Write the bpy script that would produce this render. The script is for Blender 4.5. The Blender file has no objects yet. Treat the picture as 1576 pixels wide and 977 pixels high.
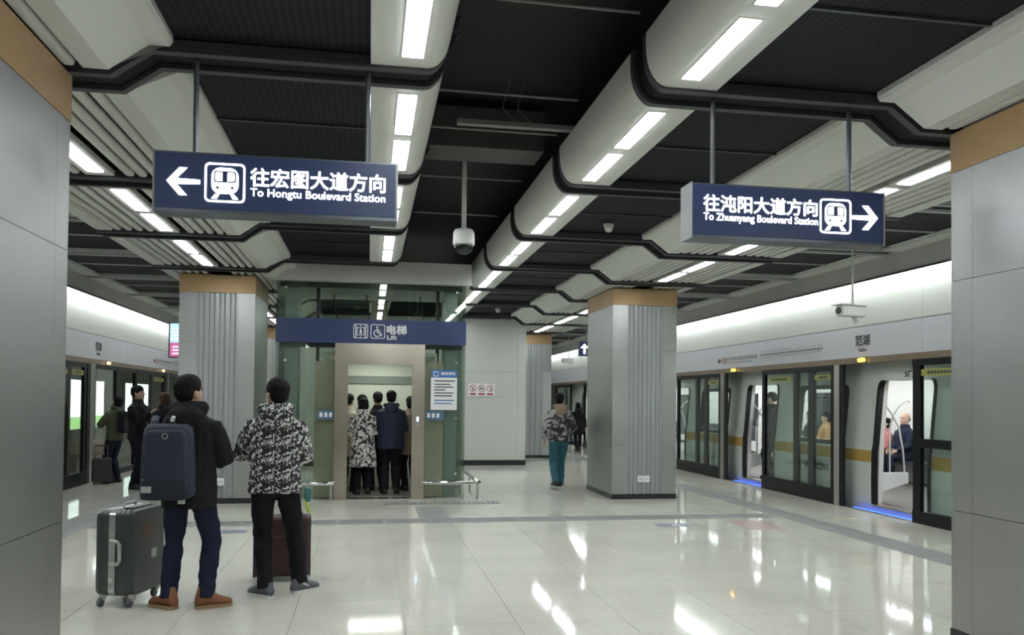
import bpy, bmesh, math, random
import numpy as np
from mathutils import Vector, Matrix
random.seed(4)
R = math.radians
scene = bpy.context.scene
COL = scene.collection

# ------------------------------------------------------------------ camera
def make_camera():
    f, W = 1275.0, 1576.0
    yaw, pitch, roll = R(9.778), R(1.128), R(0.55)
    fwd = Vector((math.sin(yaw)*math.cos(pitch), math.cos(yaw)*math.cos(pitch), math.sin(pitch)))
    r = Vector((math.cos(yaw), -math.sin(yaw), 0)); u = r.cross(fwd)
    r2 = r*math.cos(roll) + u*math.sin(roll); u2 = -r*math.sin(roll) + u*math.cos(roll)
    cd = bpy.data.cameras.new('camera'); cam = bpy.data.objects.new('camera', cd); COL.objects.link(cam)
    m = Matrix.Identity(4)
    for i in range(3):
        m[i][0] = r2[i]; m[i][1] = u2[i]; m[i][2] = -fwd[i]
    m[0][3], m[1][3], m[2][3] = 0, 0, 1.6
    cam.matrix_world = m
    cd.sensor_fit = 'HORIZONTAL'; cd.sensor_width = 36.0; cd.lens = f/W*36.0
    cd.shift_y = (591.0-488.5)/W; cd.clip_start = 0.05; cd.clip_end = 200
    scene.camera = cam
make_camera()
# ------------------------------------------------------------------ world, exposure
w = bpy.data.worlds.new('world'); scene.world = w; w.use_nodes = True
w.node_tree.nodes['Background'].inputs[0].default_value = (0.5, 0.55, 0.6, 1)
w.node_tree.nodes['Background'].inputs[1].default_value = 0.02
scene.view_settings.view_transform = 'Standard'; scene.view_settings.look = 'None'
scene.view_settings.gamma = 1.0; scene.view_settings.use_curve_mapping = False
scene.view_settings.exposure = 1.08
LAMP = 15.0      # emission of the ceiling light panels
SIDE = 15.0
COVE = 24.0      # tubes hidden behind the cove board above the screen doors

# ------------------------------------------------------------------ materials
MATS = {}
def mat(name, col, rough=0.5, metal=0.0, spec=0.5, emit=None, es=1.0, noise=None, bump=None, coat=0.0):
    if name in MATS: return MATS[name]
    m = bpy.data.materials.new(name); m.use_nodes = True
    nt = m.node_tree; b = nt.nodes['Principled BSDF']
    b.inputs['Base Color'].default_value = (*col, 1); b.inputs['Roughness'].default_value = rough
    b.inputs['Metallic'].default_value = metal; b.inputs['Specular IOR Level'].default_value = spec
    b.inputs['Coat Weight'].default_value = coat
    if emit: b.inputs['Emission Color'].default_value = (*emit, 1); b.inputs['Emission Strength'].default_value = es
    tc = None
    if noise or bump:
        tc = nt.nodes.new('ShaderNodeTexCoord')
    if noise:   # (scale, amount, [stretch])
        sc, am = noise[0], noise[1]; st = noise[2] if len(noise) > 2 else (1, 1, 1)
        mp = nt.nodes.new('ShaderNodeMapping'); mp.inputs['Scale'].default_value = st
        n = nt.nodes.new('ShaderNodeTexNoise'); n.inputs['Scale'].default_value = sc; n.inputs['Detail'].default_value = 4
        mx = nt.nodes.new('ShaderNodeMix'); mx.data_type = 'RGBA'
        mx.inputs[6].default_value = (*[c*(1-am) for c in col], 1); mx.inputs[7].default_value = (*[min(1, c*(1+am)) for c in col], 1)
        nt.links.new(tc.outputs['Object'], mp.inputs[0]); nt.links.new(mp.outputs[0], n.inputs['Vector'])
        nt.links.new(n.outputs['Fac'], mx.inputs[0]); nt.links.new(mx.outputs[2], b.inputs['Base Color'])
    if bump:    # (scale, strength, [stretch])
        sc, am = bump[0], bump[1]; st = bump[2] if len(bump) > 2 else (1, 1, 1)
        mp = nt.nodes.new('ShaderNodeMapping'); mp.inputs['Scale'].default_value = st
        n = nt.nodes.new('ShaderNodeTexNoise'); n.inputs['Scale'].default_value = sc; n.inputs['Detail'].default_value = 3
        bp = nt.nodes.new('ShaderNodeBump'); bp.inputs['Strength'].default_value = am; bp.inputs['Distance'].default_value = 0.01
        nt.links.new(tc.outputs['Object'], mp.inputs[0]); nt.links.new(mp.outputs[0], n.inputs['Vector'])
        nt.links.new(n.outputs['Fac'], bp.inputs['Height']); nt.links.new(bp.outputs[0], b.inputs['Normal'])
    MATS[name] = m
    return m
def lamp_mat(name, col, s):
    if name in MATS: return MATS[name]
    m = bpy.data.materials.new(name); m.use_nodes = True; nt = m.node_tree
    for n in list(nt.nodes): nt.nodes.remove(n)
    o = nt.nodes.new('ShaderNodeOutputMaterial'); e = nt.nodes.new('ShaderNodeEmission')
    e.inputs[0].default_value = (*col, 1); e.inputs[1].default_value = s
    nt.links.new(e.outputs[0], o.inputs[0]); MATS[name] = m
    return m
def glass_mat(name, tint, ior=1.45, extra=0.0):
    m = bpy.data.materials.new(name); m.use_nodes = True; nt = m.node_tree
    for n in list(nt.nodes): nt.nodes.remove(n)
    o = nt.nodes.new('ShaderNodeOutputMaterial'); t = nt.nodes.new('ShaderNodeBsdfTransparent'); g = nt.nodes.new('ShaderNodeBsdfGlossy')
    t.inputs[0].default_value = (*tint, 1); g.inputs['Roughness'].default_value = 0.02; g.inputs[0].default_value = (0.9, 0.95, 0.92, 1)
    lw = nt.nodes.new('ShaderNodeLayerWeight'); lw.inputs[0].default_value = 0.5
    pw = nt.nodes.new('ShaderNodeMath'); pw.operation = 'POWER'; pw.inputs[1].default_value = 4.5; nt.links.new(lw.outputs['Facing'], pw.inputs[0])
    fr = nt.nodes.new('ShaderNodeMapRange'); f0 = ((ior-1)/(ior+1))**2; fr.inputs[3].default_value = f0; fr.inputs[4].default_value = 0.9
    nt.links.new(pw.outputs[0], fr.inputs[0])
    mx = nt.nodes.new('ShaderNodeMixShader'); nt.links.new(fr.outputs[0], mx.inputs[0])
    nt.links.new(t.outputs[0], mx.inputs[1]); nt.links.new(g.outputs[0], mx.inputs[2]); nt.links.new(mx.outputs[0], o.inputs[0])
    MATS[name] = m
    return m
def mesh_panel_mat():
    m = mat('perforated_black', (0.02, 0.022, 0.026), 0.6, spec=0.15)
    nt = m.node_tree; b = nt.nodes['Principled BSDF']
    tc = nt.nodes.new('ShaderNodeTexCoord'); v = nt.nodes.new('ShaderNodeTexVoronoi'); mp = nt.nodes.new('ShaderNodeMapping')
    mp.inputs['Scale'].default_value = (22, 36, 1); v.inputs['Scale'].default_value = 1.0; v.inputs['Randomness'].default_value = 0.12
    v.voronoi_dimensions = '2D'
    cr = nt.nodes.new('ShaderNodeValToRGB'); cr.color_ramp.elements[0].position = 0.3; cr.color_ramp.elements[0].color = (0.0025, 0.003, 0.004, 1)
    cr.color_ramp.elements[1].position = 0.5; cr.color_ramp.elements[1].color = (0.017, 0.019, 0.023, 1)
    nt.links.new(tc.outputs['Object'], mp.inputs[0]); nt.links.new(mp.outputs[0], v.inputs['Vector'])
    nt.links.new(v.outputs['Distance'], cr.inputs[0]); nt.links.new(cr.outputs[0], b.inputs['Base Color'])
    return m
def terrazzo_mat():
    m = mat('terrazzo', (0.5, 0.5, 0.44), 0.1, spec=0.17)
    nt = m.node_tree; b = nt.nodes['Principled BSDF']
    tc = nt.nodes.new('ShaderNodeTexCoord'); v = nt.nodes.new('ShaderNodeTexVoronoi'); v.inputs['Scale'].default_value = 90
    cr = nt.nodes.new('ShaderNodeValToRGB'); e = cr.color_ramp.elements
    e[0].position = 0.0; e[0].color = (0.50, 0.495, 0.42, 1); e[1].position = 1.0; e[1].color = (0.68, 0.675, 0.585, 1)
    x = cr.color_ramp.elements.new(0.12); x.color = (0.59, 0.585, 0.505, 1)
    g = nt.nodes.new('ShaderNodeNewGeometry'); n = nt.nodes.new('ShaderNodeTexNoise'); n.inputs['Scale'].default_value = 1.3
    mx = nt.nodes.new('ShaderNodeMix'); mx.data_type = 'RGBA'; mx.blend_type = 'MULTIPLY'; mx.inputs[0].default_value = 1
    c2 = nt.nodes.new('ShaderNodeValToRGB'); c2.color_ramp.elements[0].position = 0.3; c2.color_ramp.elements[0].color = (0.9, 0.9, 0.9, 1)
    c2.color_ramp.elements[1].position = 0.7
    nt.links.new(g.outputs['Position'], v.inputs['Vector']); nt.links.new(v.outputs['Color'], cr.inputs[0])
    nt.links.new(g.outputs['Position'], n.inputs['Vector']); nt.links.new(n.outputs['Fac'], c2.inputs[0])
    nt.links.new(cr.outputs[0], mx.inputs[6]); nt.links.new(c2.outputs[0], mx.inputs[7]); nt.links.new(mx.outputs[2], b.inputs['Base Color'])
    rr = nt.nodes.new('ShaderNodeMapRange'); rr.inputs[3].default_value = 0.05; rr.inputs[4].default_value = 0.07
    nt.links.new(n.outputs['Fac'], rr.inputs[0]); nt.links.new(rr.outputs[0], b.inputs['Roughness'])
    return m
def print_mat(name, dark, light, sx, sy, sz, thr, wscale=1.0, rough=0.7, cell=0.0):
    """printed cloth: light brush marks on a dark ground"""
    m = mat(name, dark, rough); nt = m.node_tree; b = nt.nodes['Principled BSDF']
    tc = nt.nodes.new('ShaderNodeTexCoord'); mp = nt.nodes.new('ShaderNodeMapping'); mp.inputs['Scale'].default_value = (sx, sy, sz)
    n = nt.nodes.new('ShaderNodeTexNoise'); n.inputs['Scale'].default_value = wscale; n.inputs['Detail'].default_value = 2.0; n.inputs['Distortion'].default_value = 1.2
    cr = nt.nodes.new('ShaderNodeValToRGB'); cr.color_ramp.interpolation = 'LINEAR'
    cr.color_ramp.elements[0].position = thr-0.025; cr.color_ramp.elements[0].color = (*dark, 1)
    cr.color_ramp.elements[1].position = thr+0.025; cr.color_ramp.elements[1].color = (*light, 1)
    src = mp.outputs[0]
    nt.links.new(tc.outputs['Object'], mp.inputs[0])
    if cell:   # repeat the same motif in a grid
        md = nt.nodes.new('ShaderNodeVectorMath'); md.operation = 'FLOORED_MODULO' if hasattr(bpy.types, 'x') else 'MODULO'
        ad = nt.nodes.new('ShaderNodeVectorMath'); ad.operation = 'ADD'; ad.inputs[1].default_value = (cell*20, cell*20, cell*20)
        md.inputs[1].default_value = (cell, 1000, cell)
        nt.links.new(src, ad.inputs[0]); nt.links.new(ad.outputs[0], md.inputs[0]); src = md.outputs[0]
    nt.links.new(src, n.inputs['Vector']); nt.links.new(n.outputs['Fac'], cr.inputs[0]); nt.links.new(cr.outputs[0], b.inputs['Base Color'])
    return m

WHITE = mat('white_panel', (0.60, 0.61, 0.57), 0.5, noise=(1.2, 0.03))
SLATW = mat('slat_white', (0.56, 0.57, 0.53), 0.5)
BLACK = mat('ceiling_black', (0.006, 0.0065, 0.008), 0.7, noise=(3, 0.4))
BEAM = mat('beam_black', (0.004, 0.0045, 0.0055), 0.6, spec=0.2)
FLANGE = mat('beam_edge_grey', (0.036, 0.039, 0.045), 0.45)
RAIL = mat('outer_rail_grey', (0.5, 0.51, 0.51), 0.4)
PERF = mesh_panel_mat()
GREYP = mat('cove_board_grey', (0.46, 0.47, 0.45), 0.5)
FASC = mat('fascia_white', (0.61, 0.63, 0.66), 0.35)
FASCU = mat('fascia_upper', (0.66, 0.68, 0.63), 0.45)
BROWN = mat('bronze_trim', (0.26, 0.20, 0.135), 0.35, metal=0.4)
STEEL = mat('brushed_steel', (0.42, 0.43, 0.415), 0.38, metal=1.0, noise=(2.5, 0.08), bump=(420, 0.12))
STEELP = mat('post_steel', (0.55, 0.54, 0.50), 0.25, metal=1.0)
GROOVE = mat('fluted_panel', (0.36, 0.385, 0.38), 0.42, metal=0.55, noise=(6, 0.08, (3, 3, 0.3)))
GOLD = mat('gold_band', (0.42, 0.28, 0.14), 0.45, metal=0.35, noise=(2, 0.08))
BASE = mat('black_skirting', (0.018, 0.019, 0.02), 0.35)
FRAME = mat('black_frame', (0.006, 0.007, 0.0075), 0.4, spec=0.3)
TERR = terrazzo_mat()
GROUT = mat('grout', (0.46, 0.455, 0.40), 0.6)
TACT = mat('grey_granite', (0.24, 0.245, 0.235), 0.6, noise=(60, 0.16))
GLASS = glass_mat('screen_glass', (0.885, 0.94, 0.915), 1.42)
LGLASS = glass_mat('lift_glass', (0.82, 0.86, 0.825), 1.5)
LAMPM = lamp_mat('light_panel', (0.93, 0.97, 1.0), LAMP)
SLAMPM = lamp_mat('slat_light_panel', (0.93, 0.97, 1.0), SIDE)
COVEM = lamp_mat('cove_tube', (0.93, 0.98, 1.0), COVE)
NAVY = mat('sign_navy', (0.014, 0.024, 0.060), 0.35, emit=(0.05, 0.11, 0.34), es=0.045)
BAND = mat('lift_band_blue', (0.022, 0.042, 0.13), 0.4)
SIGNW = lamp_mat('sign_white_glow', (0.90, 0.93, 1.0), 3.2)
PRINTW = mat('print_white', (0.75, 0.77, 0.76), 0.5)
INK = mat('ink_dark', (0.05, 0.05, 0.06), 0.5)
WALLST = mat('grey_stone', (0.52, 0.54, 0.50), 0.4, noise=(30, 0.06))
CHROME = mat('polished_steel', (0.7, 0.7, 0.68), 0.14, metal=1.0)
DARKP = mat('dark_plastic', (0.02, 0.02, 0.022), 0.4)
LIGHTP = mat('light_plastic', (0.6, 0.61, 0.58), 0.4)

# ------------------------------------------------------------------ mesh helpers
class B:
    def __init__(s): s.v = []; s.f = []
    def add(s, vs, fs):
        o = len(s.v); s.v += [tuple(map(float, p)) for p in vs]; s.f += [tuple(i+o for i in q) for q in fs]; return s
    def box(s, x0, x1, y0, y1, z0, z1):
        vs = [(x, y, z) for x in (x0, x1) for y in (y0, y1) for z in (z0, z1)]
        return s.add(vs, [(0,1,3,2),(4,6,7,5),(0,4,5,1),(2,3,7,6),(0,2,6,4),(1,5,7,3)])
    def prism_y(s, prof, y0, y1):          # closed XZ outline pushed along Y
        n = len(prof); vs = [(x, y0, z) for x, z in prof] + [(x, y1, z) for x, z in prof]
        return s.add(vs, [tuple(range(n)), tuple(range(2*n-1, n-1, -1))] + [((i+1) % n, i, n+i, n+(i+1) % n) for i in range(n)])
    def prism_z(s, prof, z0, z1):
        n = len(prof); vs = [(x, y, z0) for x, y in prof] + [(x, y, z1) for x, y in prof]
        return s.add(vs, [tuple(range(n-1, -1, -1)), tuple(range(n, 2*n))] + [(i, (i+1) % n, n+(i+1) % n, n+i) for i in range(n)])
    def prism_x(s, prof, x0, x1):
        n = len(prof); vs = [(x0, y, z) for y, z in prof] + [(x1, y, z) for y, z in prof]
        return s.add(vs, [tuple(range(n-1, -1, -1)), tuple(range(n, 2*n))] + [(i, (i+1) % n, n+(i+1) % n, n+i) for i in range(n)])
    def sheet(s, line, y0, y1, th):        # thickened XZ polyline pushed along Y (th upward)
        return s.prism_y(thick(line, th), y0, y1)
    def ring_plate(s, outer, inner, y0, y1):   # flat frame in XZ
        n = len(outer); vs = []
        for y in (y0, y1): vs += [(x, y, z) for x, z in outer] + [(x, y, z) for x, z in inner]
        fs = []
        for i in range(n):
            j = (i+1) % n
            fs += [(i, j, n+j, n+i), (2*n+j, 2*n+i, 3*n+i, 3*n+j), (j, i, 2*n+i, 2*n+j), (n+i, n+j, 3*n+j, 3*n+i)]
        return s.add(vs, fs)
    def tube(s, pts, rad, n=10, ref=(0, 1, 0), cap=True):
        v, f = tube(pts, rad, n, ref, cap); return s.add(v, f)
    def cyl(s, a, b, r, n=12):
        return s.tube([a, b], [r, r], n)
    def ell(s, c, r, n=12, m=8, rot=None):
        vs = [];
        for i in range(m+1):
            th = math.pi*i/m
            for k in range(n):
                ph = 2*math.pi*k/n
                p = Vector((r[0]*math.sin(th)*math.cos(ph), r[1]*math.sin(th)*math.sin(ph), r[2]*math.cos(th)))
                if rot: p = rot @ p
                vs.append((c[0]+p.x, c[1]+p.y, c[2]+p.z))
        fs = [(i*n+k, (i+1)*n+k, (i+1)*n+(k+1) % n, i*n+(k+1) % n) for i in range(m) for k in range(n)]
        return s.add(vs, fs)
    def mesh(s, name, m=None, smooth=False, bev=0.0, seg=2, sharp=None):
        me = bpy.data.meshes.new(name); me.from_pydata(s.v, [], s.f)
        bm = bmesh.new(); bm.from_mesh(me)
        bmesh.ops.remove_doubles(bm, verts=bm.verts, dist=1e-6)
        bmesh.ops.recalc_face_normals(bm, faces=bm.faces)
        if bev: bmesh.ops.bevel(bm, geom=list(bm.edges), offset=bev, segments=seg, affect='EDGES', profile=0.5)
        bm.to_mesh(me); bm.free()
        if m: me.materials.append(m)
        if smooth:
            for p in me.polygons: p.use_smooth = True
            if sharp: me.set_sharp_from_angle(angle=R(sharp))
        return me
    def obj(s, name, m, parent=None, loc=None, **k):
        return link(name, s.mesh(name, m, **k), parent, loc)
def link(name, me, parent=None, loc=None, rz=0.0):
    o = bpy.data.objects.new(name, me); COL.objects.link(o)
    if parent: o.parent = parent
    if loc: o.location = loc
    if rz: o.rotation_euler.z = rz
    return o
def thick(line, th):
    pts = [Vector((x, 0, z)) for x, z in line]; up = []
    for i, p in enumerate(pts):
        a = pts[max(i-1, 0)]; b = pts[min(i+1, len(pts)-1)]; t = (b-a).normalized(); nrm = Vector((-t.z, 0, t.x))
        if nrm.z < -0.01: nrm = -nrm
        up.append((p.x+nrm.x*th, p.z+nrm.z*th))
    return list(line) + up[::-1]
def tube(pts, rad, n=10, ref=(0, 1, 0), cap=True):
    pts = [Vector(p) for p in pts]; ref = Vector(ref); vs = []; fs = []
    for i, p in enumerate(pts):
        t = (pts[min(i+1, len(pts)-1)]-pts[max(i-1, 0)])
        t = t.normalized() if t.length > 1e-9 else Vector((0, 0, 1))
        r0 = ref if abs(ref.normalized().dot(t)) < 0.97 else Vector((1, 0, 0.01))
        a = t.cross(r0).normalized(); b = a.cross(t).normalized()
        r = rad[i] if isinstance(rad, (list, tuple)) else rad
        ra, rb = r if isinstance(r, (list, tuple)) else (r, r)
        for k in range(n):
            q = p + a*ra*math.cos(2*math.pi*k/n) - b*rb*math.sin(2*math.pi*k/n); vs.append(tuple(q))
    for i in range(len(pts)-1):
        fs += [(i*n+k, i*n+(k+1) % n, (i+1)*n+(k+1) % n, (i+1)*n+k) for k in range(n)]
    if cap: fs += [tuple(range(n-1, -1, -1)), tuple(range((len(pts)-1)*n, len(pts)*n))]
    return vs, fs
def rrect(cx, cz, w, h, r, n=5):
    pts = []
    for sx, sz, a0 in ((1, 1, 0), (-1, 1, 90), (-1, -1, 180), (1, -1, 270)):
        for k in range(n+1):
            a = R(a0+90*k/n); pts.append((cx+sx*(w/2-r)+r*math.cos(a), cz+sz*(h/2-r)+r*math.sin(a)))
    return pts
def circ(cx, cz, r, n=20): return [(cx+r*math.cos(2*math.pi*k/n), cz+r*math.sin(2*math.pi*k/n)) for k in range(n)]
def thing(name, label, cat, loc=(0, 0, 0), rz=0.0, group=None, kind=None):
    o = bpy.data.objects.new(name, None); COL.objects.link(o); o.location = loc; o.rotation_euler.z = rz
    o.empty_display_size = 0.1
    return tag(o, label, cat, group, kind)
def tag(o, label=None, cat=None, group=None, kind=None):
    if label: o['label'] = label
    if cat: o['category'] = cat
    if group: o['group'] = group
    if kind: o['kind'] = kind
    return o
def struct(name, label=None):
    o = bpy.data.objects.new(name, None); COL.objects.link(o); return tag(o, label, None, None, 'structure')
def kids(o): return [c for c in bpy.data.objects if c.parent == o]
def copy_tree(o, loc=None, label=None, parent=None):
    c = o.copy(); COL.objects.link(c)
    if loc is not None: c.location = loc
    if label: c['label'] = label
    if parent: c.parent = parent
    for ch in kids(o):
        copy_tree(ch, parent=c)
    return c
def text_mesh(s, size, bold=0.0, width=None, m=None, depth=0.001, name='lettering'):
    cu = bpy.data.curves.new(name, 'FONT'); cu.body = s; cu.size = size; cu.extrude = depth; cu.resolution_u = 3
    cu.align_x = 'LEFT'
    o = bpy.data.objects.new(name, cu); COL.objects.link(o)
    dg = bpy.context.evaluated_depsgraph_get(); me = bpy.data.meshes.new_from_object(o.evaluated_get(dg))
    bpy.data.objects.remove(o); bpy.data.curves.remove(cu)
    co = np.array([v.co[:] for v in me.vertices])
    if len(co):
        mn, mx = co.min(0), co.max(0); k = (width/(mx[0]-mn[0])) if width else 1.0
        for v in me.vertices:      # lower-left at the origin, lying in XZ, facing -Y
            x, y, z = v.co; v.co = ((x-mn[0])*k, -z, (y-mn[1]))
    if bold:
        bm = bmesh.new(); d = bold
        for k, (dx, dz) in enumerate(((0, 0), (d, 0), (-d, 0), (0, d), (0, -d), (d*.7, d*.7), (-d*.7, d*.7), (d*.7, -d*.7), (-d*.7, -d*.7))):
            n0 = len(bm.verts); bm.from_mesh(me); bm.verts.ensure_lookup_table()
            for v in bm.verts[n0:]: v.co.x += dx; v.co.z += dz; v.co.y += -0.00004*k
        bm.to_mesh(me); bm.free()
    me.name = name
    me.materials.clear()
    if m: me.materials.append(m)
    return me

# ------------------------------------------------------------------ layout constants (metres)
XC = 1.1                     # centre line of the platform
def X(u, s): return XC + s*u
BY0, PITCH, BD = 5.08, 2.45, 0.32
def bnear(k): return BY0 + PITCH*k
def bfar(k): return BY0 + PITCH*k + BD
YB, YF = -9.0, 38.0
PSD = 6.2
ORD = ['first', 'second', 'third', 'fourth', 'fifth', 'sixth', 'seventh', 'eighth', 'ninth', 'tenth', 'eleventh', 'twelfth', 'thirteenth',
       'fourteenth', 'fifteenth', 'sixteenth', 'seventeenth', 'eighteenth', 'nineteenth', 'twentieth', 'twenty-first', 'twenty-second', 'twenty-third', 'twenty-fourth',
       'twenty-fifth', 'twenty-sixth', 'twenty-seventh', 'twenty-eighth', 'twenty-ninth', 'thirtieth', 'thirty-first', 'thirty-second']

# ------------------------------------------------------------------ floor
floor = struct('floor', 'polished pale terrazzo platform floor')
B().box(X(-PSD, 1)-0.1, X(PSD, 1)+0.1, YB, YF, -1.2, -0.012).obj('slab', GROUT, floor)
TS = 0.8; tx0 = 0.27-TS*7; ty0 = 5.9-TS*4
tile_me = B().box(0.0015, TS-0.0015, 0.0015, TS-0.0015, -0.012, 0.0).mesh('tile', TERR)
nt_ = 0; rest = B()
x_lo, x_hi = X(-PSD, 1)-0.1, X(PSD, 1)+0.1
ncol = 16
for j in range(-15, 46):
    for i in range(ncol):
        x = tx0+(i+0)*TS; y = ty0+j*TS
        xa, xb = max(x, x_lo), min(x+TS, x_hi)
        if xb-xa < 0.05 or y > YF: continue
        seen = (0 <= j) and nt_ < 300
        # the nearest rows: only what the frame can show
        if seen and y+TS > 1.0 and (x < -0.62*(y+TS)-0.3 and y < 8): seen = False
        if seen and xb-xa > TS-0.01:
            link('tile', tile_me, floor, (x, y, 0)); nt_ += 1
        else:
            rest.box(xa+0.0015, xb-0.0015, y+0.0015, y+TS-0.0015, -0.012, 0.0)
o = rest.obj('tile_field', TERR, floor); o['kind'] = 'stuff'
# grey granite guide strips with raised bars
def guide_tile(w, l, along):
    b = B().box(-w/2, w/2, -l/2, l/2, 0.0, 0.003)
    for k in range(4):
        c = -0.3+0.2*k
        if along: b.box((c-0.035)*w, (c+0.035)*w, -l*0.46, l*0.46, 0.003, 0.006)
        else: b.box(-w*0.46, w*0.46, (c-0.035)*l, (c+0.035)*l, 0.003, 0.006)
    return b.mesh('guide_tile', TACT)
g_long = guide_tile(0.43, 0.597, True); g_tr = guide_tile(0.597, 0.43, False)
y = 4.5
while y < 32:
    link('guide_tile', g_long, floor, (5.92, y, 0.0))
    if y > 7: link('guide_tile', g_long, floor, (-3.6, y, 0.0))
    y += 0.6
x = -3.08
while x < 5.6:
    link('guide_tile', g_tr, floor, (x, 11.03, 0.0)); x += 0.6
for y in (11.55, 12.15): link('guide_tile', g_long, floor, (0.91, y, 0.0))
warn = B().box(-0.15, 0.15, -0.15, 0.15, 0, 0.003)
for a in range(4):
    for c in range(4): warn.prism_z(circ(-0.11+0.073*a, -0.11+0.073*c, 0.015, 6), 0.003, 0.006)
wm = warn.mesh('warning_tile', TACT)
for k in range(6): link('warning_tile', wm, floor, (0.39+0.3*k, 12.85, 0))

# floor stickers
BLUEST = mat('sticker_blue', (0.20, 0.24, 0.31), 0.3); REDST = mat('sticker_red', (0.40, 0.27, 0.25), 0.3); YELST = mat('sticker_yellow', (0.6, 0.52, 0.16), 0.4)
def sticker(name, label, pts, m, loc, marks=()):
    t = thing(name, label, 'floor sticker', loc); B().prism_z(pts, 0.0005, 0.002).obj('sheet', m, t)
    for q in marks: B().prism_z(q, 0.002, 0.0026).obj('mark', PRINTW, t)
arrow = [(-0.25, -0.13), (0.08, -0.13), (0.08, -0.19), (0.27, 0.0), (0.08, 0.19), (0.08, 0.13), (-0.25, 0.13)]
sticker('arrow_sticker', 'faded blue arrow sticker on the floor in front of the square pillar nearer the train', arrow, BLUEST, (3.95, 10.28, 0),
        [[(-0.05, -0.1), (-0.02, -0.1), (-0.02, 0.02), (-0.05, 0.02)], [(0.02, -0.1), (0.05, -0.1), (0.05, 0.02), (0.02, 0.02)]])
sticker('arrow_sticker', 'faded blue arrow sticker on the floor behind the two waiting travellers', [(-p[0], p[1]) for p in arrow][::-1], BLUEST, (-1.69, 10.36, 0))
sticker('queue_sticker', 'faded red floor sticker beside the guide strip', [(-0.24, -0.36), (0.24, -0.36), (0.24, 0.36), (-0.24, 0.36)], REDST, (5.02, 10.16, 0))
for (x, y, l) in ((6.55, 10.6, 'short yellow boarding mark before the nearest open train door'), (6.55, 8.1, 'short yellow boarding mark close to the stainless pillar foreground'),
                  (6.6, 14.9, 'short yellow boarding mark before the second open train door')):
    sticker('boarding_mark', l, [(-0.16, -0.02), (0.1, -0.02), (0.1, -0.06), (0.18, 0), (0.1, 0.06), (0.1, 0.02), (-0.16, 0.02)], YELST, (x, y, 0))

# ------------------------------------------------------------------ ceiling
ceil = struct('ceiling', 'black open ceiling with white curved troughs, slats and cross beams')
B().box(-9.5, 12, YB, YF, 4.6, 4.8).obj('slab', BLACK, ceil)
KMAX = 11
def kset(s, central):
    if not central: return range(-1, KMAX+1)
    return range(-1, 6) if s > 0 else [-1, 0, 1, 2, 4, 5]
# profiles as (u, z)
ARC = [(0.63, 3.98), (0.63, 3.86), (0.637, 3.80), (0.652, 3.745), (0.675, 3.70), (0.705, 3.665), (0.735, 3.645), (0.77, 3.637)]
TROUGH = ARC + [(1.115, 3.637), (1.12, 3.70)]
STEP = [(2.25, 3.74), (2.25, 3.665), (2.268, 3.637), (2.38, 3.637), (2.60, 3.477), (2.735, 3.477), (2.735, 3.53)]
def line(prof, s, dz=0.0): return [(X(u, s), z+dz) for u, z in prof]
cache = {}
def bay(key, fn):
    if key not in cache: cache[key] = fn()
    return cache[key]
L = PITCH-BD
def slat_mesh():
    b = B(); n = 10; w, h = 0.076, 0.055
    prof = rrect(0, h/2, w, h, 0.024, 4)
    for e in (0, 1): pass
    ys = [0.03, 0.036, 0.055, 0.09, L-0.09, L-0.055, L-0.036, L-0.03]; sc = [0.45, 0.7, 0.92, 1, 1, 0.92, 0.7, 0.45]
    m = len(prof); vs = []
    for yy, k in zip(ys, sc): vs += [(px*k, yy, h/2+(pz-h/2)*k) for px, pz in prof]
    fs = [tuple(range(m)), tuple(range((len(ys)-1)*m, len(ys)*m))[::-1]]
    for i in range(len(ys)-1): fs += [(i*m+k, (i+1)*m+k, (i+1)*m+(k+1) % m, i*m+(k+1) % m) for k in range(m)]
    return b.add(vs, fs).mesh('slat', SLATW, smooth=True)
SLAT = slat_mesh()
SL_U = [2.805, 2.915, 3.025, 3.13, 3.565, 3.68, 3.795, 3.91]
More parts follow.
